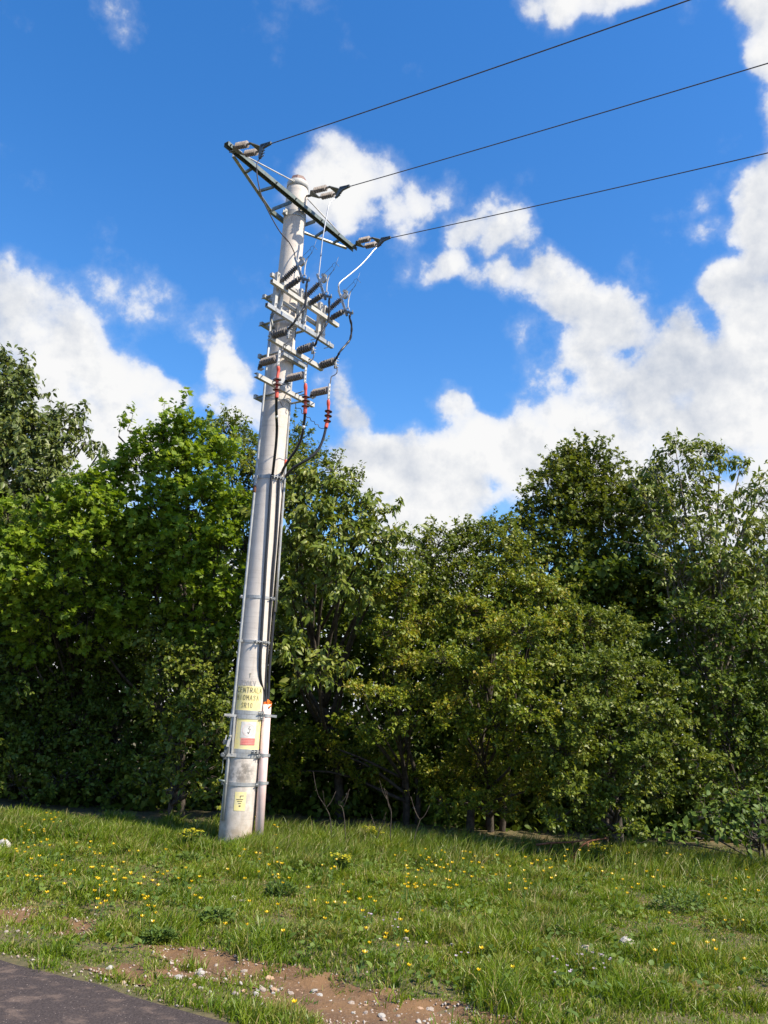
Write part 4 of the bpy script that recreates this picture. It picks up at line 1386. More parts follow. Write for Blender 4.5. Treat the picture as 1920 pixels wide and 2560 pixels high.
# ---- switch frame -----------------------------------------------------------
fr = thing('mounting_rack', L3(-.07, .36, 7.0), 'galvanised steel rack of crossing beams carrying the three disconnect switches', 'steel rack')
mb = MB()
mb.hollow(L3(-.775, .42, 7.165), L3(.68, .42, 7.165), .055, .055)
mb.build('cross_beam', M['galv_pale'], fr)
mb = MB()
mb.hollow(L3(-.825, .42, 6.795), L3(.60, .42, 6.795), .05, .055)
mb.build('cross_beam', M['galv'], fr)
for c0, c1, w, z in ((-.66, .44, .285, 7.36), (-.60, .40, .285, 7.075), (-.60, .40, .285, 6.93)):
    mb = MB()
    mb.bar(L3(c0, w, z), L3(c1, w, z), .045, .05)
    mb.build('rail', M['galv_pale'], fr)
for c in (-.60, -.50, -.10, .005, .335, .44):
    mb = MB()
    w = .352
    mb.box(L3(c, w + .018, 7.11), CD * .026, WD * .003, ZD * .285)
    for sg_ in (-1, 1):
        mb.box(L3(c + sg_ * .0232, w - .008, 7.11), CD * .0028, WD * .023, ZD * .285)
    mb.bolt(L3(c, w + .02, 7.36), WD, .012, .03)
    mb.bolt(L3(c, w + .02, 6.93), WD, .012, .03)
    mb.build('upright', M['galv_pale'], fr)
for z in (7.36, 6.93):
    mb = MB()
    for c in (-.21, .21):
        mb.bar(L3(c, -.25, z), L3(c, .262, z), .05, .012)
        mb.bolt(L3(c, -.25, z), -WD, .014, .05)
    mb.bar(L3(-.26, -.215, z), L3(.26, -.215, z), .05, .05)
    mb.build('pole_clamp', M['galv'], fr)
for c in (-.66, -.2, .2, .5):
    z = 6.795
    mb = MB()
    mb.tube([L3(c, .345, z + .03), L3(c, .45, z + .03), L3(c, .45, z - .05), L3(c, .345, z - .05)], .006, 6)
    mb.build('u_bolt', M['galv'], fr)


def shed_rod(mbx, a, b, r0, r1, n, mat=None):
    L = np.linalg.norm(np.array(b) - np.array(a))
    p_ = [(0, r0 * 1.1), (L * .06, r0 * 1.1)]
    for i in range(n):
        s_ = L * (.07 + .86 * i / n)
        e_ = L * .86 / n
        rr = r1 * (1.0 if i % 2 == 0 else .86)
        p_ += [(s_, r0), (s_ + e_ * .40, rr), (s_ + e_ * .55, rr), (s_ + e_ * .72, r0)]
    p_ += [(L * .94, r0 * 1.1), (L, r0 * 1.1)]
    mbx.lathe(a, b, p_, 16, smooth=False)


# ---- three disconnect switches ---------------------------------------------
SWD = [((0, 0), -.52, 'left of the pole axis'), ((270, 205), -.02, 'in the middle of the frame'), ((531, 401), .47, 'at the right end of the frame')]
SWL = ('upper-left disconnect switch whose sheds show against the concrete pole', 'middle disconnect switch between its two twins on the frame', 'lower-right disconnect switch showing wholly against the blue sky')
low_term = []
for ((ox, oy), cc, _), lb in zip(SWD, SWL):
    def s2(x, y, ox=ox, oy=oy, cc=cc):
        p = z2(x + ox, y + oy)
        return on_c(p[0], p[1], cc)
    t = thing('disconnect_switch', L3(cc, .42, 7.2), lb, 'disconnect switch', 'disconnect switches on the frame')
    for (b, w0), tip in (((L3(cc, .375, 7.315), 0), s2(603, 418)), ((L3(cc + .02, .45, 7.195), 0), s2(640, 562))):
        mb = MB()
        shed_rod(mb, b, tip, .022, .044, 9)
        mb.lathe(b - unit(tip - b) * .03, b, [(0, .028), (.034, .028)], 8, smooth=False)
        mb.build('insulator', M['shed'], t)
    mb = MB()
    mb.bar(s2(572, 308), s2(628, 470), .03, .014, up=CD)
    mb.bar(s2(628, 470), s2(672, 612), .034, .016, up=CD)
    for q_ in ((590, 350), (612, 420), (640, 510), (655, 560)):
        mb.bolt(s2(*q_), CD, .012, .045)
    mb.build('terminal_bar', M['galv'], t)
    mb = MB()
    ce_ = s2(655, 378)
    mb.lathe(ce_ - CD * .018, ce_ + CD, [(0, .038), (.004, .048), (.034, .048), (.038, .038)], 20)
    mb.box(s2(658, 326), CD * .028, unit(s2(690, 330) - s2(630, 320)) * .030, np.cross(CD, unit(s2(690, 330) - s2(630, 320))) * .018)
    mb.build('arc_chamber', M['galv'], t)
    mb = MB()
    mb.tube(smooth_path([s2(720, 322), s2(700, 400), s2(692, 460), s2(690, 505), s2(683, 530)], 4), .0095, 6)
    rc = s2(686, 548)
    mb.tube([rc + (WD * cos(q_) + ZD * sin(q_)) * .030 for q_ in np.linspace(0, 2 * pi, 17)], .006, 6)
    mb.build('blade', M['galv_pale'], t)
    mb = MB()
    mb.tube([s2(660, 305), s2(757, 208), s2(766, 182), s2(795, 168), s2(842, 216)], .0028, 5)
    mb.tube([s2(718, 320), s2(786, 250), s2(757, 208)], .0028, 5)
    mb.tube([s2(722, 335), s2(790, 228), s2(833, 100)], .0026, 5)
    mb.build('arcing_horn', M['fitting'], t)
    mb = MB()
    mb.bar(s2(640, 560), s2(700, 580), .03, .03, up=CD)
    mb.bar(s2(668, 560), s2(676, 622), .028, .02, up=CD)
    mb.bar(s2(695, 578), s2(748, 592), .028, .026, up=CD)
    mb.bolt(s2(742, 585), ZD, .014, .04)
    mb.build('lower_terminal', M['fitting'], t)
    low_term.append(s2(722, 604))

# ---- lower beams, post insulators, surge arresters --------------------------
bm = thing('support_beam', L3(0, .27, 6.46), 'upper galvanised support beam carrying three ribbed post insulators', 'support beam', 'support beams under the switch frame')
mb = MB()
mb.box(L3(0, .303, 6.465), CD * .575, WD * .004, ZD * .032)
for s_ in (-1, 1):
    mb.box(L3(0, .275, 6.465 + s_ * .0282), CD * .575, WD * .0235, ZD * .0038)
mb.build('channel', M['galv_pale'], bm)
mb = MB()
for c in (-.2, .2):
    mb.bar(L3(c, -.235, 6.44), L3(c, .25, 6.44), .04, .012)
mb.bar(L3(-.24, -.21, 6.44), L3(.24, -.21, 6.44), .04, .06)
mb.box(L3(0, .235, 6.35), CD * .25, WD * .035, ZD * .004)
mb.box(L3(0, .266, 6.38), CD * .25, WD * .004, ZD * .034)
mb.build('pole_bracket', M['galv'], bm)
for c in (-.3, -.26, .24, .28):
    mb = MB()
    mb.bolt(L3(c, .308, 6.475), WD, .012, .03)
    mb.build('bolt', M['fitting'], bm)
bm2 = thing('support_beam', L3(-.15, .3, 5.85), 'lower galvanised support beam carrying three brown-grey cable-end insulators', 'support beam', 'support beams under the switch frame')
mb = MB()
mb.box(L3(-.155, .303, 5.855), CD * .60, WD * .004, ZD * .030)
for s_ in (-1, 1):
    mb.box(L3(-.155, .275, 5.855 + s_ * .0262), CD * .60, WD * .0235, ZD * .0038)
mb.build('channel', M['galv_pale'], bm2)
mb = MB()
for c in (-.2, .2):
    mb.bar(L3(c, -.235, 5.83), L3(c, .25, 5.83), .04, .012)
mb.bar(L3(-.24, -.21, 5.83), L3(.24, -.21, 5.83), .04, .06)
mb.build('pole_bracket', M['galv'], bm2)
for c in (-.45, -.30, .02, .10):
    mb = MB()
    mb.tube([L3(c, .25, 5.87), L3(c, .40, 5.875), L3(c + .02, .43, 5.9)], .008, 6)
    mb.build('bolt', M['fitting'], bm2)

EI = [((460, 210), (658, 148)), ((815, 425), (995, 362)), ((1120, 630), (1308, 566))]
post_tip = []
PLB = ('left ribbed grey post insulator before the concrete pole', 'middle ribbed grey post insulator on the upper support beam', 'right ribbed grey post insulator at the sky end of its beam')
for (b, tp), lb in zip(EI, PLB):
    bp_ = on_w(*z3(*b), .30)
    cc = (bp_ - A0) @ CD
    tip = on_c(*z3(*tp), cc)
    t = thing('post_insulator', bp_, lb, 'insulator', 'post insulators on the upper support beam')
    mb = MB()
    L = np.linalg.norm(tip - bp_)
    p_ = [(0, .050)]
    for i in range(6):
        s_ = L * (.02 + .92 * i / 6)
        e_ = L * .92 / 6
        p_ += [(s_, .040), (s_ + e_ * .75, .058), (s_ + e_ * .9, .056), (s_ + e_ * .95, .04)]
    p_ += [(L, .035)]
    mb.lathe(bp_, tip, p_, 18, smooth=False)
    mb.build('ribbed_body', M['shed'], t)
    mb = MB()
    dd = unit(tip - bp_)
    mb.bar(tip + dd * .012 + ZD * .06, tip + dd * .02 - ZD * .12, .03, .022, up=CD)
    for k in (.04, 0, -.05, -.09):
        mb.bolt(tip + dd * .02 + ZD * k, CD + WD * .4, .012, .05)
    mb.build('terminal_clamp', M['galv'], t)
    post_tip.append(tip + dd * .018)

FI = [((300, 592), (512, 532)), ((662, 812), (882, 760)), ((1010, 1012), (1217, 968))]
term_pos = []
FLB = ('left brown-grey cable-end insulator on the lower support beam', 'middle brown-grey cable-end insulator on the lower support beam', 'right brown-grey cable-end insulator against the sky')
for (b, tp), lb in zip(FI, FLB):
    bp_ = on_w(*z3(*b), .38)
    cc = (bp_ - A0) @ CD
    tip = on_c(*z3(*tp), cc)
    t = thing('cable_end_insulator', bp_, lb, 'insulator', 'cable-end insulators on the lower support beam')
    mb = MB()
    L = np.linalg.norm(tip - bp_)
    p_ = [(0, .042)]
    for i in range(9):
        s_ = L * (.02 + .95 * i / 9)
        e_ = L * .95 / 9
        p_ += [(s_, .036), (s_ + e_ * .7, .054), (s_ + e_ * .9, .054), (s_ + e_ * .95, .036)]
    p_ += [(L, .04)]
    mb.lathe(bp_, tip, p_, 18, smooth=False)
    mb.build('ribbed_body', M['shed_pale'], t)
    mb = MB()
    foot = L3(cc - .0, .352, 5.905)
    shed_rod(mb, bp_ + np.array([0, 0, -.02]) - WD * .01, foot, .014, .034, 6)
    mb.build('lower_sheds', M['shed'], t)
    mb = MB()
    mb.bar(bp_ - WD * .03 + ZD * .03, foot - WD * .02, .03, .008, up=CD)
    mb.bolt(foot + WD * .03, WD, .02, .05)
    mb.build('foot_bracket', M['galv'], t)
    term_pos.append(tip)

# ---- leads ------------------------------------------------------------------
LP = [([(712, 680), (705, 790), (693, 920), (650, 975), (600, 1040), (565, 1100), (530, 1140), (500, 1175)], z2),
      ([(990, 880), (988, 990), (975, 1090), (935, 1160), (880, 1250), (845, 1310), (825, 1370), (805, 1385)], z2),
      ([(1240, 1040), (1262, 1130), (1262, 1220), (1245, 1310), (1200, 1370), (1130, 1450), (1100, 1500), (1075, 1545), (1060, 1565)], z2)]
LLB = ('left thick black taped lead from switch to post insulator, crossing the pole', 'middle thick black taped lead hanging below the middle switch', 'right thick black taped lead looping out against the sky')
for i, (pp, fz) in enumerate(LP):
    w0, w1 = (low_term[i] - A0) @ WD, (post_tip[i] - A0) @ WD
    pts = [low_term[i]]
    for k, p in enumerate(pp):
        f = (k + 1) / (len(pp) + 1)
        pts.append(on_w(*fz(*p), w0 + (w1 - w0) * f + .05 * sin(pi * f)))
    pts.append(post_tip[i] + ZD * .03)
    sp_ = smooth_path(pts, 6)
    mb = MB()
    mb.tube(sp_, [.0135 + .0035 * ((k // 3) % 2) for k in range(len(sp_))], 8)
    tag(mb.build('connecting_lead', M['black'], None, loc=pts[0]), LLB[i], 'cable', 'thick leads below the switches')
SP = [([(690, 200), (688, 280), (640, 325), (595, 370), (572, 420)], (548, 445)),
      ([(1020, 430), (1022, 500), (990, 560), (940, 595), (928, 650)], (912, 672)),
      ([(1335, 640), (1342, 720), (1310, 760), (1265, 785), (1252, 850)], (1240, 900))]
SLB = ('left short black link wire above the left red cable end', 'middle short black link wire above the middle red cable end', 'right short black link wire above the right red cable end')
plate_top = []
for i, (pp, pe) in enumerate(SP):
    w1 = (term_pos[i] - A0) @ WD + .02
    w0 = (post_tip[i] - A0) @ WD
    pts = [post_tip[i] - ZD * .08]
    for k, p in enumerate(pp):
        pts.append(on_w(*z3(*p), w0 + (w1 - w0) * (k + 1) / 6))
    e_ = on_w(*z3(*pe), w1)
    pts.append(e_)
    plate_top.append(e_)
    mb = MB()
    mb.tube(smooth_path(pts, 5), .0075, 7)
    tag(mb.build('link_wire', M['black'], None, loc=pts[0]), SLB[i], 'wire', 'short link wires above the cable ends')

# ---- three power cables with red terminations -------------------------------
TP = [dict(plate=((545, 440), (525, 635)), red=[(525, 640), (531, 700), (516, 800), (512, 900), (508, 1000), (505, 1080)], shed=[(514, 818), (512, 886), (509, 957)],
           cab=[(503, 1120), (503, 1250), (506, 1370), (510, 1500), (500, 1700), (472, 1950), (448, 2150)], tape=(506, 1375),
           low=[(878, 300), (850, 700), (822, 1150), (792, 1600), (755, 2200)]),
      dict(plate=((908, 670), (895, 870)), red=[(905, 880), (906, 960), (908, 1050), (905, 1130), (903, 1200), (897, 1300)], shed=[(908, 1058), (908, 1113), (904, 1186)],
           cab=[(893, 1360), (880, 1460), (862, 1580), (830, 1680), (770, 1800), (690, 1910), (600, 2060), (570, 2140)], tape=(882, 1450),
           low=[(1020, 340), (1000, 700), (975, 1150), (945, 1600), (895, 2200)]),
      dict(plate=((1237, 900), (1222, 1095)), red=[(1222, 1105), (1222, 1180), (1223, 1250), (1218, 1330), (1207, 1400), (1186, 1495)], shed=[(1224, 1257), (1220, 1320), (1208, 1390)],
           cab=[(1172, 1560), (1150, 1640), (1110, 1740), (1050, 1830), (960, 1910), (850, 1975), (740, 2045), (660, 2120), (612, 2200)], tape=None,
           low=[(1075, 400), (1065, 700), (1040, 1150), (1015, 1600), (975, 2200)])]
CLB = ('left black power cable with a red ribbed end, running down the pole face', 'middle black power cable with a red ribbed end, swinging to the pole edge',
       'right black power cable with a red ribbed end, curving widest from the sky')
con_w = MB()
YF = [AY - pole_r(4) - .012, AY - .055, AY + .015]
for i, T in enumerate(TP):
    w = (term_pos[i] - A0) @ WD + .035
    pa, pb = on_w(*z3(*T['plate'][0]), w), on_w(*z3(*T['plate'][1]), w)
    t = thing('power_cable', pb, CLB[i], 'cable', 'power cables down the pole')
    mb = MB()
    mb.bar(pa + ZD * .02, pb, .036, .012, up=WD)
    for f in (.12, .4, .7, .92):
        mb.bolt(pa + (pb - pa) * f + WD * .006, WD, .009, .02)
    mb.build('connector_plate', M['white_tape'] if False else M['galv_pale'], t)
    red = [on_w(*z3(*p), w) for p in T['red']]
    rp = smooth_path(red, 5)
    nrp = len(rp)
    mb = MB()
    mb.tube(rp, [.019 + .006 * (k < 6) * sin(pi * k / 6) + (.006 if k > nrp - 8 else 0) for k in range(nrp)], 12)
    sleeve = mb.build('red_sleeve', M['red'], t)
    for s_ in T['shed']:
        p = on_w(*z3(*s_), w)
        ax_ = unit(red[2] - red[-1])
        mb = MB()
        mb.lathe(p - ax_ * .012, p + ax_, [(0, .052), (.006, .053), (.022, .022), (.03, .02)], 18)
        mb.build('shed', M['darkred'], sleeve)
    pts = [red[-1] + (red[-2] - red[-1]) * .15]
    k_ = len(T['cab'])
    for k, p in enumerate(T['cab']):
        f = ((k + 1) / k_) ** 1.2
        pw_ = on_w(*z3(*p), w)
        d = ray(*z3(*p))
        tgt = EYE + d * (YF[i] / d[1])
        pts.append(pw_ * (1 - f) + tgt * f)
    for k, p in enumerate(T['low']):
        if i < 2:
            th_, z_ = cyl_px(*z4(*p), .021)
            pts.append(cyl(th_, z_, .021))
        else:
            pts.append(at_y(*z4(*p), YF[i]))
    # into the conduit top
    if i == 0:
        th_, z_ = cyl_px(*z5(872, 200), .021)
        pts.append(cyl(th_, z_, .021))
    else:
        pts.append(at_y(*(z5(*((870, 250), (985, 250), (1060, 250))[i])), (AY - .10, AY - .06, AY + .0)[i]))
    pts.append(at_y(*(z5(*((930, 700), (985, 700), (1040, 700))[i])), AY - .06 + .02 * i))
    pts.append(at_y(*(z5(*((975, 1000), (1000, 1000), (1020, 1000))[i])), AY - .05 + .01 * i))
    mb = MB()
    sp_ = smooth_path(pts, 6)
    mb.tube(sp_, .0185, 10)
    mb.build('cable_sheath', M['black'], t)
    if T['tape']:
        f = min(range(len(sp_)), key=lambda k: abs((EYE[2] + 0) * 0 + np.linalg.norm(sp_[k] - on_w(*z3(*T['tape']), w * .8))))
        mb = MB()
        dd = unit(sp_[f + 1] - sp_[f])
        mb.tube([sp_[f] - dd * .02, sp_[f] + dd * .02], .0205, 10)
        mb.build('white_tape', M['white_tape'], t)

# earthing wires, kinked
for pp, lb in (([(725, 1155), (768, 1160), (775, 1215), (830, 1222), (852, 1250), (855, 1290), (895, 1300)], 'kinked thin black earth wire between the pole and the middle red cable end'),
               ([(905, 1305), (925, 1345), (965, 1350), (985, 1395), (1025, 1405), (1040, 1445), (1078, 1445), (1095, 1485), (1140, 1500), (1180, 1495)], 'wavy thin black earth wire between the middle and right red cable ends'),
               ([(545, 1090), (565, 1150), (600, 1195), (648, 1085), (700, 1110), (665, 1140), (725, 1155)], 'thin black earth wire kinked across the concrete pole')):
    pts = [on_w(*z3(*p), .60 + .02 * sin(k)) for k, p in enumerate(pp)]
    mb = MB()
    mb.tube(smooth_path(pts, 5), .0045, 6)
    tag(mb.build('earth_wire', M['black'], None, loc=pts[0]), lb, 'wire', 'thin earth wires at the cable ends')

# ---- control rods -----------------------------------------------------------
yl = AY - .185
rl = [(678, 800), (660, 948), (640, 1110), (633, 1150), (618, 1300), (603, 1448), (587, 1640), (576, 1780), (565, 1920), (556, 2052)]
pts = [at_y(px, py, yl) for px, py in rl]
lin = [pts[0] + (pts[-1] - pts[0]) * ((p[2] - pts[0][2]) / (pts[-1][2] - pts[0][2])) for p in pts]
t = thing('control_rod', lin[-1], 'long grey steel operating rod down the left side of the pole', 'control rod', 'operating rods along the pole')
mb = MB()
mb.tube(lin, .0175, 10)
mb.build('rod', M['galv'], t)
q = at_y(625.5, 1222, yl)
q = lin[0] + (lin[-1] - lin[0]) * ((q[2] - lin[0][2]) / (lin[-1][2] - lin[0][2]))
mb = MB()
dd = unit(lin[-1] - lin[0])
mb.tube([q - dd * .05, q - dd * .03, q + dd * .03, q + dd * .05], [.0182, .0205, .0205, .0182], 10)
mb.build('rusty_joint', M['rust'], t)
mb = MB()
hp = [at_y(*z2(300, 990), yl), at_y(*z2(283, 1070), yl), at_y(*z2(310, 1180), yl)]
mb.tube(smooth_path(hp, 5), .022, 7)
mb.bar(hp[0] + ZD * .05, hp[1], .04, .02)
mb.build('linkage', M['fitting'], t)
yr = AY - .02
rr_ = [(738, 815), (733, 905), (727, 1000), (720, 1160), (713, 1226), (704, 1326), (697, 1425), (689, 1530)]
pts = [at_y(px, py, yr) for px, py in rr_]
lin = [pts[0] + (pts[-1] - pts[0]) * ((p[2] - pts[0][2]) / (pts[-1][2] - pts[0][2])) for p in pts]
t = thing('control_rod', lin[-1], 'shorter grey steel rod on the right side of the pole, behind the cables', 'control rod', 'operating rods along the pole')
mb = MB()
mb.tube(lin, .016, 10)
mb.build('rod', M['galv'], t)
q = lin[0] + (lin[-1] - lin[0]) * .50
mb = MB()
mb.tube([q - dd * .04, q + dd * .04], .0175, 10)
mb.build('red_mark', M['red'], t)
mb = MB()
e_ = on_w(*z2(575, 1160), .30)
mb.lathe(lin[0] + ZD * .02, lin[0] - ZD, [(0, .02), (.05, .03), (.10, .018), (.16, .028), (.22, .016), (.30, .02)], 8)
mb.build('linkage', M['fitting'], t)

# ---- switch drive handle at the left of the pole -----------------------------
hy = AY - .20


def h5(x, y, k=0.0):
    return at_y(*z5(x, y), hy + k)


t = thing('drive_lever', h5(210, 1940), 'galvanised switch drive lever with padlock clamped to the left of the pole', 'drive lever')
mb = MB()
mb.bar(h5(165, 1160), h5(400, 1180), .022, .03)
mb.bolt(h5(185, 1160, -.03), (0, -1, 0), .011, .02)
mb.bar(h5(105, 1950), h5(390, 1962), .022, .035)
mb.bar(h5(372, 1195), h5(318, 1945), .02, .03, up=(0, 1, 0))
mb.build('bracket', M['galv_pale'], t)
mb = MB()
mb.bar(h5(288, 1570, -.05), h5(225, 1790, -.05), .03, .014, up=(0, 1, 0))
mb.bolt(h5(288, 1580, -.06), (0, -1, 0), .014, .025)
mb.bar(h5(210, 1560, -.01), h5(175, 1700, -.01), .014, .01, up=(0, 1, 0))
mb.build('handle', M['galv_pale'], t)
mb = MB()
mb.box(h5(195, 1700, -.02), (.03, 0, 0), (0, .02, 0), (0, 0, .028))
mb.box(h5(205, 1860, -.02), (.022, 0, 0), (0, .02, 0), (0, 0, .04))
mb.lathe(h5(135, 1955, -.01), h5(135, 1955, -.5), [(0, .03), (.03, .03), (.034, .018)], 14)
mb.bar(h5(185, 1960), h5(180, 2040), .035, .03, up=(0, 1, 0))
mb.build('drive_unit', M['fitting'], t)
mb = MB()
ch = [h5(150, 1990), h5(135, 2110), h5(128, 2240), h5(110, 2320)]
mb.tube(smooth_path(ch, 4), .006, 5)
mb.tube([at_y(*z6(212, 685), hy), at_y(*z6(318, 705), hy - .03)], .016, 8)
mb.build('chain', M['steel_dark'], t)

# ---- plastic conduit ---------------------------------------------------------
cy_ = AY - .045
ctop, cbot = at_y(*z5(1008, 955), cy_), at_y(*z6(955, 1790), cy_)
cdir = unit(cbot - ctop)
t = thing('cable_conduit', (cbot[0], cbot[1], 0), 'faded pink plastic conduit strapped to the right side of the pole foot', 'conduit')
mb = MB()
cb2 = cbot + cdir * (cbot[2] + .1)
Lc = np.linalg.norm(cb2 - ctop)
mb.lathe(ctop, cb2, [(.004, .046), (0, .050), (0, .055), (Lc, .055)], 24)
mb.build('pipe', M['pvc'], t)
mb = MB()
for k in range(34):
    a = random.uniform(0, 2 * pi)
    rr = .044 * sqrt(random.random())
    p = ctop + np.array([rr * cos(a) + .008, rr * sin(a), random.uniform(-.01, .05) * (1.1 - rr / .06)])
    if k > 28:
        p = ctop + np.array([random.uniform(.035, .056), random.uniform(-.045, 0), random.uniform(-.035, .035)])
    r_ = random.uniform(.009, .02)
    d_ = unit(np.array([random.gauss(0, 1), random.gauss(0, 1), random.gauss(0, 1)]))
    mb.lathe(p - d_ * r_, p + d_ * r_, [(r_ * (1 - cos(pi * q / 4)) * random.uniform(.8, 1.2), r_ * sin(pi * q / 4) * random.uniform(.6, 1.5) + .001) for q in range(5)], 5, smooth=False)
mb.build('foam_plug', M['foam'], t)
for zz in (1.555, 1.075, .745):
    f = (ctop[2] - zz) / (ctop[2] - cbot[2])
    c_ = ctop + (cbot - ctop) * f
    mb = MB()
    mb.lathe(c_ + ZD * .02, c_ - ZD, [(0, .056), (0, .060), (.04, .060), (.04, .056)], 24, smooth=False)
    if zz > 1.2:
        mb.bar(c_ + np.array([.055, .02, 0]), c_ + np.array([.13, .02, -.004]), .012, .03)
    else:
        mb.bar(c_ + np.array([.055, .02, 0]), c_ + np.array([.075, .02, -.004]), .012, .03)
    mb.build('strap', M['galv'], t)


# ------------------------------------------------------------------ stones
def rock_mesh(seed, mat):
    rg = np.random.default_rng(seed)
    n, m = 9, 6
    V, Fq = [], []
    fr_ = rg.normal(0, 1, (5, 3))
    for j in range(m + 1):
        th = pi * j / m
        for i in range(n):
            ph = 2 * pi * i / n
            d = np.array([sin(th) * cos(ph), sin(th) * sin(ph), cos(th)])
            r = 1 + .16 * np.sin(d @ fr_[0] * 2.1 + 1) + .12 * np.sin(d @ fr_[1] * 3.3) - .22 * max(0, d @ unit(fr_[2]) - .55) * 2 - .22 * max(0, d @ unit(fr_[3]) - .5) * 2
            V.append(d * r * np.array([1, .8, .6]))
    for j in range(m):
        for i in range(n):
            Fq.append([j * n + i, (j + 1) * n + i, (j + 1) * n + (i + 1) % n, j * n + (i + 1) % n])
    me = bpy.data.meshes.new('stone')
    me.from_pydata([tuple(v) for v in V], [], Fq)
    me.materials.append(mat)
    me.validate()
    return me


ROCKS = [rock_mesh(i, M[('rock', 'rock_white', 'rock', 'rock_tan', 'rock_white')[i % 5]]) for i in range(10)]


def put_rock(px, py, rp, label, group=None, mi=None, name='stone', cat='stone'):
    p = at_z(px, py, 0)
    z = float(height(np.array([p[0]]), np.array([p[1]]))[0])
    p = at_z(px, py, z)
    s = rp * ((p - EYE) @ _f) / F_PX
    o = bpy.data.objects.new(name, ROCKS[mi if mi is not None else random.randrange(10)])
    COL.objects.link(o)
    o.location = (p[0], p[1], z + s * .25)
    o.scale = (s, s, s)
    o.rotation_euler = (random.uniform(-.4, .4), random.uniform(-.4, .4), random.uniform(0, 6.28))
    return tag(o, label, cat, group)


SPECIAL = [(582, 2250, 11, 'larger of two pale stones in the grass below the pole', 1), (605, 2258, 10, 'grey stone touching the larger pale stone below the pole', 2), (548, 2256, 8, 'small pale stone left of the stone pair below the pole', 1),
           (534, 2177, 8, 'small white stone in the grass just below the pole foot', 1), (1468, 2384, 20, 'biggest rounded pale boulder half sunk in the right meadow', 0), (1502, 2398, 16, 'flatter boulder leaning on the biggest pale boulder', 2),
           (1291, 2345, 11, 'white stone beside a dark weed tuft in the right meadow', 4), (1338, 2347, 8, 'small grey stone just right of the white stone by the weed tuft', 2), (1565, 2362, 22, 'flat pale slab of stone showing through the right meadow', 1),
           (1770, 2386, 22, 'long flat white slab near the right picture edge', 4), (1800, 2398, 14, 'tan stone at the lower end of the long white slab', 3), (1752, 2380, 12, 'white stone at the upper end of the long white slab', 1),
           (1255, 2450, 13, 'flat pale stone at the grass edge above the dirt strip', 2), (1310, 2464, 8, 'tan flat stone right of the pale stone above the dirt', 3), (670, 2452, 14, 'orange-tan stone lying on the bare dirt', 3),
           (769, 2468, 13, 'round white stone at the gravelly edge of the dirt', 4), (274, 2423, 10, 'pale stone in thin grass near the asphalt edge', 1), (10, 2120, 22, 'pale stone on the small mound at the left picture edge', 1),
           (803, 2350, 9, 'pale stone in the grass above the gravel', 0), (425, 2378, 12, 'upright pale stone at the head of the dirt strip', 1), (640, 2488, 9, 'white stone alone in the middle of the dirt', 1), (1650, 2396, 11, 'pale stone left of the long white slab', 0)]
for px, py, rp, lb, mi in SPECIAL:
    put_rock(px, py, rp, lb, None, mi)
g_l = 'small pale stones scattered over the bare dirt strip'
n_r = 0
while n_r < 120:
    px = random.uniform(400, 1250)
    edge = 2398 + (px - 420) * .185
    py = edge + abs(random.gauss(0, 1)) * 28 + random.uniform(-6, 12)
    if py > 2575:
        continue
    put_rock(px, py, random.choice((3.5, 4, 5, 6, 7, 9, 11)) * random.uniform(.7, 1.1), 'small pale stone scattered on the bare dirt strip', g_l, None)
    n_r += 1
g_p = 'small stones in the thin patch near the left edge'
for _ in range(26):
    put_rock(random.uniform(0, 250), random.uniform(2262, 2335), random.uniform(2.5, 6), 'small stone in the bare stony patch near the left edge', g_p)
for _ in range(22):
    put_rock(random.uniform(420, 1000), 2470 + random.gauss(0, 30), random.uniform(3, 5), 'small pale stone scattered on the bare dirt strip', g_l)
for _ in range(34):
    put_rock(random.uniform(880, 1900), random.uniform(2320, 2480), random.uniform(4, 9), 'small pale stone half hidden in the right meadow grass', 'pale stones half hidden in the right meadow')
# crumbs of gravel nobody could count
x, y = meadow_points(26000, 3.7, 7.5)
ds = dirt_sd(x, y)
keep = (ds > -.03) & (road_n(x, y) > .05) & (RNG.random(len(x)) < .14 + .6 * sstep(.5, .62, fnoise(x, y, 2.0, 71, 3)))
nr_ = road_n(x, y)
keep |= (np.abs(nr_ - .05) < .07) & (RNG.random(len(x)) < .16)
x, y = x[keep], y[keep]
s_ = RNG.uniform(.004, .014, len(x))
octa = np.array([(1, 0, 0), (0, 1, 0), (-1, 0, 0), (0, -1, 0), (0, 0, .7), (0, 0, -.7)])
ofc = np.array([(0, 1, 4), (1, 2, 4), (2, 3, 4), (3, 0, 4), (1, 0, 5), (2, 1, 5), (3, 2, 5), (0, 3, 5)])
jit = octa[None] * RNG.uniform(.6, 1.2, (len(x), 6, 1)) + RNG.normal(0, .15, (len(x), 6, 3))
V = np.stack([x, y, height(x, y) + .006], 1)[:, None] + jit * s_[:, None, None]
fc = (ofc[None] + (np.arange(len(x)) * 6)[:, None, None]).reshape(-1, 3)
tag(raw_mesh('gravel', V.reshape(-1, 3), [fc], M['rock']), 'fine pale gravel strewn over the dirt and the road edge', 'gravel', kind='stuff')


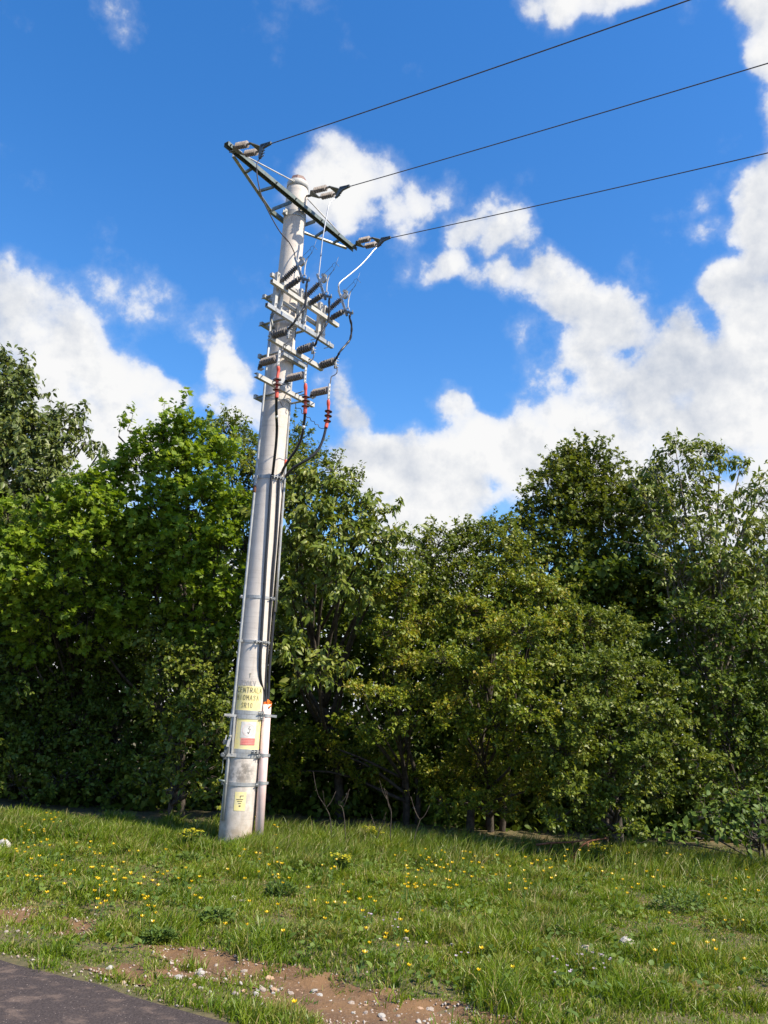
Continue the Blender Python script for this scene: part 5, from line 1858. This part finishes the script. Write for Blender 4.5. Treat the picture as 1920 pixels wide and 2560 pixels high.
# ------------------------------------------------------------------ flowers and weeds
def flower_mesh(name, h, r, petal, stem_bend, np_=5):
    mb = MB()
    top = np.array([stem_bend, 0, h])
    mb.tube([(0, 0, 0), (stem_bend * .3, 0, h * .5), tuple(top)], .0022, 4, mi=0, caps=False)
    for k in range(np_):
        a = 2 * pi * k / np_
        e = np.array([cos(a), sin(a), 0])
        s = np.array([-sin(a), cos(a), 0])
        mb.add([top, top + e * r * .55 - s * r * .45 + ZD * r * .42, top + e * r * .85 + ZD * r * .95, top + e * r * .55 + s * r * .45 + ZD * r * .42], [[0, 3, 2, 1]], mi=1)
    for k in range(3):
        a = random.uniform(0, 6.28)
        e = np.array([cos(a), sin(a), .5])
        s = np.array([-sin(a), cos(a), 0])
        b = np.array([0, 0, h * random.uniform(.1, .5)])
        mb.add([b, b + e * .02 - s * .006, b + e * .045, b + e * .02 + s * .006], [[0, 1, 2, 3]], mi=0)
    me = mb.build(name, [M['stem'], petal])
    d = me.data
    bpy.data.objects.remove(me)
    return d


BUT = [flower_mesh('buttercup', hh, rr, M['petal'], bb) for hh, rr, bb in ((.15, .018, .02), (.19, .019, -.03), (.12, .018, .015), (.21, .017, .03))]
LIL = [flower_mesh('lilac_flower', hh, rr, M['lilac'], bb, 6) for hh, rr, bb in ((.10, .012, .02), (.13, .012, -.02))]


def put_flower(px, py, lib, label, cat, group, name):
    me = random.choice(lib)
    zz = .14
    for _ in range(3):
        p = at_z(px, py, zz)
        g = float(height(np.array([p[0]]), np.array([p[1]]))[0])
        zz = g + me.vertices[8].co.z
    if p[1] > 12.4 or dirt_sd(np.array([p[0]]), np.array([p[1]]))[0] > -.02 or road_n(p[0], p[1]) < .1:
        return
    o = bpy.data.objects.new(name, me)
    COL.objects.link(o)
    o.location = (p[0], p[1], g)
    o.rotation_euler = (random.uniform(-.12, .12), random.uniform(-.12, .12), random.uniform(0, 6.28))
    s = random.uniform(.8, 1.2)
    o.scale = (s, s, 1)
    tag(o, label, cat, group)


random.seed(5)
for (x0, x1, y0, y1, k) in ((985, 1190, 2128, 2225, 52), (1190, 1330, 2130, 2230, 12), (0, 130, 2060, 2150, 22), (100, 420, 2100, 2200, 20), (0, 300, 2165, 2245, 22), (240, 520, 2160, 2310, 32),
                            (560, 720, 2110, 2200, 14), (700, 960, 2150, 2290, 16), (1300, 1560, 2120, 2230, 22), (1560, 1900, 2110, 2260, 22), (1640, 1900, 2280, 2400, 9), (880, 1300, 2280, 2440, 12),
                            (560, 960, 2250, 2400, 12), (640, 800, 2490, 2540, 8), (20, 260, 2330, 2420, 4), (110, 160, 2020, 2060, 8), (640, 720, 2035, 2090, 6)):
    for _ in range(k):
        put_flower(random.uniform(x0, x1), random.uniform(y0, y1), BUT, 'small yellow buttercup flower on a thin stem in the meadow grass', 'flower', 'buttercups dotted over the meadow', 'buttercup')
for (x0, x1, y0, y1, k) in ((1360, 1540, 2385, 2430, 16), (900, 1000, 2280, 2320, 8), (1140, 1180, 2380, 2400, 3)):
    for _ in range(k):
        put_flower(random.uniform(x0, x1), random.uniform(y0, y1), LIL, 'tiny lilac flower low in the meadow grass', 'flower', 'lilac flowers low in the meadow', 'lilac_flower')

# spurge clumps with flat yellow heads
for px, py, rp, lb in ((472, 2098, 26, 'yellow-headed spurge plant in the grass left of the pole foot'), (930, 2098, 20, 'yellow-headed spurge plant in tall grass right of the pole'),
                       (1500, 2138, 26, 'yellow-headed spurge plant at the foot of the wide hawthorn'), (850, 2168, 24, 'low yellow spurge plant in the meadow right of the pole')):
    p = at_z(px, py + rp * 1.4, 0)
    g = float(height(np.array([p[0]]), np.array([p[1]]))[0])
    dep = (p - EYE) @ _f
    R = rp * dep / F_PX
    H = rp * 2.0 * dep / F_PX
    t = thing('spurge_plant', (p[0], p[1], g), lb, 'plant')
    st = MB()
    LPp, LD = [], []
    for k in range(16):
        a = random.uniform(0, 6.28)
        rr = R * sqrt(random.random())
        e = np.array([p[0] + rr * cos(a), p[1] + rr * sin(a), g + H * random.uniform(.75, 1.1)])
        b = np.array([p[0] + rr * .3 * cos(a), p[1] + rr * .3 * sin(a), g - .01])
        st.tube([b, (b + e) / 2 + np.array([0, 0, .02]), e], .003, 4, caps=False)
        for j in range(14):
            f = random.uniform(.2, .95)
            LPp.append(b + (e - b) * f); LD.append((random.gauss(0, 1), random.gauss(0, 1), .4))
        hd = MB()
        for j in range(9):
            q = e + np.array([random.gauss(0, .022), random.gauss(0, .022), random.gauss(0, .008)])
            a2 = random.uniform(0, 6.28)
            u_ = np.array([cos(a2), sin(a2), random.uniform(-.2, .3)]) * .014
            v_ = np.array([-sin(a2), cos(a2), random.uniform(-.2, .3)]) * .012
            hd.add([q - u_, q - v_, q + u_, q + v_], [[0, 1, 2, 3]])
        hd.build('flower_head', M['spurge'], t)
    st.build('stalk', M['stem'], t)
    scatter_leaves('leaves', np.array(LPp), np.array(LD), np.tile([0, -.2, 1.0], (len(LD), 1)) + RNG.normal(0, .3, (len(LD), 3)), RNG.uniform(.03, .055, len(LD)), 'broad', M['bramble'], t)

# leafy weed tufts
for px, py, rp, lb in ((540, 2290, 46, 'dark grey-green weed tuft in the meadow left of centre'), (470, 2150, 32, 'feathery grey weed tuft below the spurge by the pole'), (400, 2330, 40, 'dark weed tuft overhanging the bank above the dirt'),
                       (140, 2150, 40, 'tall green weed tuft near the left picture edge'), (1390, 2330, 42, 'dark weed tuft beside the white stone in the right meadow'), (1200, 2380, 36, 'bluish weed tuft in the right meadow'),
                       (700, 2225, 42, 'green horsetail tuft in the meadow below the pole'), (640, 2090, 22, 'leafy weed tuft growing at the conduit foot'), (1700, 2250, 70, 'wind-flattened heap of grass near the right picture edge')):
    p = at_z(px, py + rp * .5, 0)
    g = float(height(np.array([p[0]]), np.array([p[1]]))[0])
    dep = (p - EYE) @ _f
    R = rp * dep / F_PX
    k = 420
    a = RNG.uniform(0, 2 * pi, k)
    rr = R * np.sqrt(RNG.random(k)) * .9
    hz = RNG.random(k) * R * .8 * (1 - (rr / R) ** 2 * .6)
    Pp = np.stack([p[0] + rr * np.cos(a), p[1] + rr * np.sin(a) * .7, g + hz], 1)
    D = np.stack([np.cos(a), np.sin(a), RNG.uniform(.2, 1.3, k)], 1) + RNG.normal(0, .4, (k, 3))
    t = thing('weed_tuft', (p[0], p[1], g), lb, 'weed')
    st = MB()
    for j in range(10):
        b = np.array([p[0], p[1], g])
        e = Pp[j * 9]
        st.tube([b, (b + e) / 2 + ZD * .02, e], .003, 4, caps=False)
    st.build('stalk', M['stem'], t)
    scatter_leaves('leaves', Pp, D, np.tile([0, -.2, 1.0], (k, 1)) + RNG.normal(0, .4, (k, 3)), RNG.uniform(.02, .055, k), 'cherry', M['bramble'], t)

# dead stalks before the hedge
for pts_, yy, lb in (([(976, 2150), (976, 2080), (978, 2030), (968, 2000), (960, 1970)], 10.75, 'tallest forked dead stem standing in the tall grass'),
                     ([(865, 2110), (862, 2060), (856, 2020), (846, 2012)], 10.8, 'straight dead stem left of the tallest forked one'),
                     ([(832, 2085), (826, 2050), (815, 2020), (796, 1990)], 10.9, 'thin bent dead stem nearest the pole'),
                     ([(912, 2160), (930, 2120), (948, 2080), (947, 2062)], 10.6, 'leaning dark dead stem low in the grass'),
                     ([(1028, 2125), (1040, 2080), (1050, 2050), (1046, 2045)], 10.9, 'short dead stem right of the tallest forked one')):
    P3 = [at_y(px, py, yy) for px, py in pts_]
    P3[0][2] = float(height(np.array([P3[0][0]]), np.array([yy]))[0]) - .02
    mb = MB()
    sp_ = smooth_path(P3, 4)
    mb.tube(sp_, [.007 - .004 * i / len(sp_) for i in range(len(sp_))], 5)
    for k in (2, 2, 3):
        b = P3[k]
        e = b + np.array([random.choice((-1, 1)) * random.uniform(.05, .14), random.uniform(-.1, .1), random.uniform(.14, .30)])
        mb.tube(smooth_path([b, (b + e) / 2 - ZD * .03, e], 3), [.0032] * 6 + [.0015], 4)
    tag(mb.build('dead_stem', M['dead_stem'], None, loc=P3[0]), lb, 'dead stem')
# fallen rusty branches by the wide hawthorn
for pts_, yy, lb in (([(1340, 2112), (1380, 2107), (1430, 2105), (1480, 2098)], 10.8, 'fallen reddish branch lying level at the hawthorn foot'),
                     ([(1418, 2150), (1440, 2128), (1470, 2105), (1520, 2095)], 10.75, 'fallen reddish branch slanting up out of the grass')):
    P3 = [at_y(px, py, yy) for px, py in pts_]
    mb = MB()
    sp_ = smooth_path(P3, 4)
    mb.tube(sp_, [.016 - .009 * i / len(sp_) for i in range(len(sp_))], 6)
    for k in (1, 2):
        e = P3[k] + np.array([random.uniform(-.1, .1), -.05, -.16])
        mb.tube([P3[k], e], [.008, .004], 5)
    tag(mb.build('fallen_branch', M['rust'], None, loc=P3[0]), lb, 'branch')

print('LEAVES', LEAF_TOTAL)
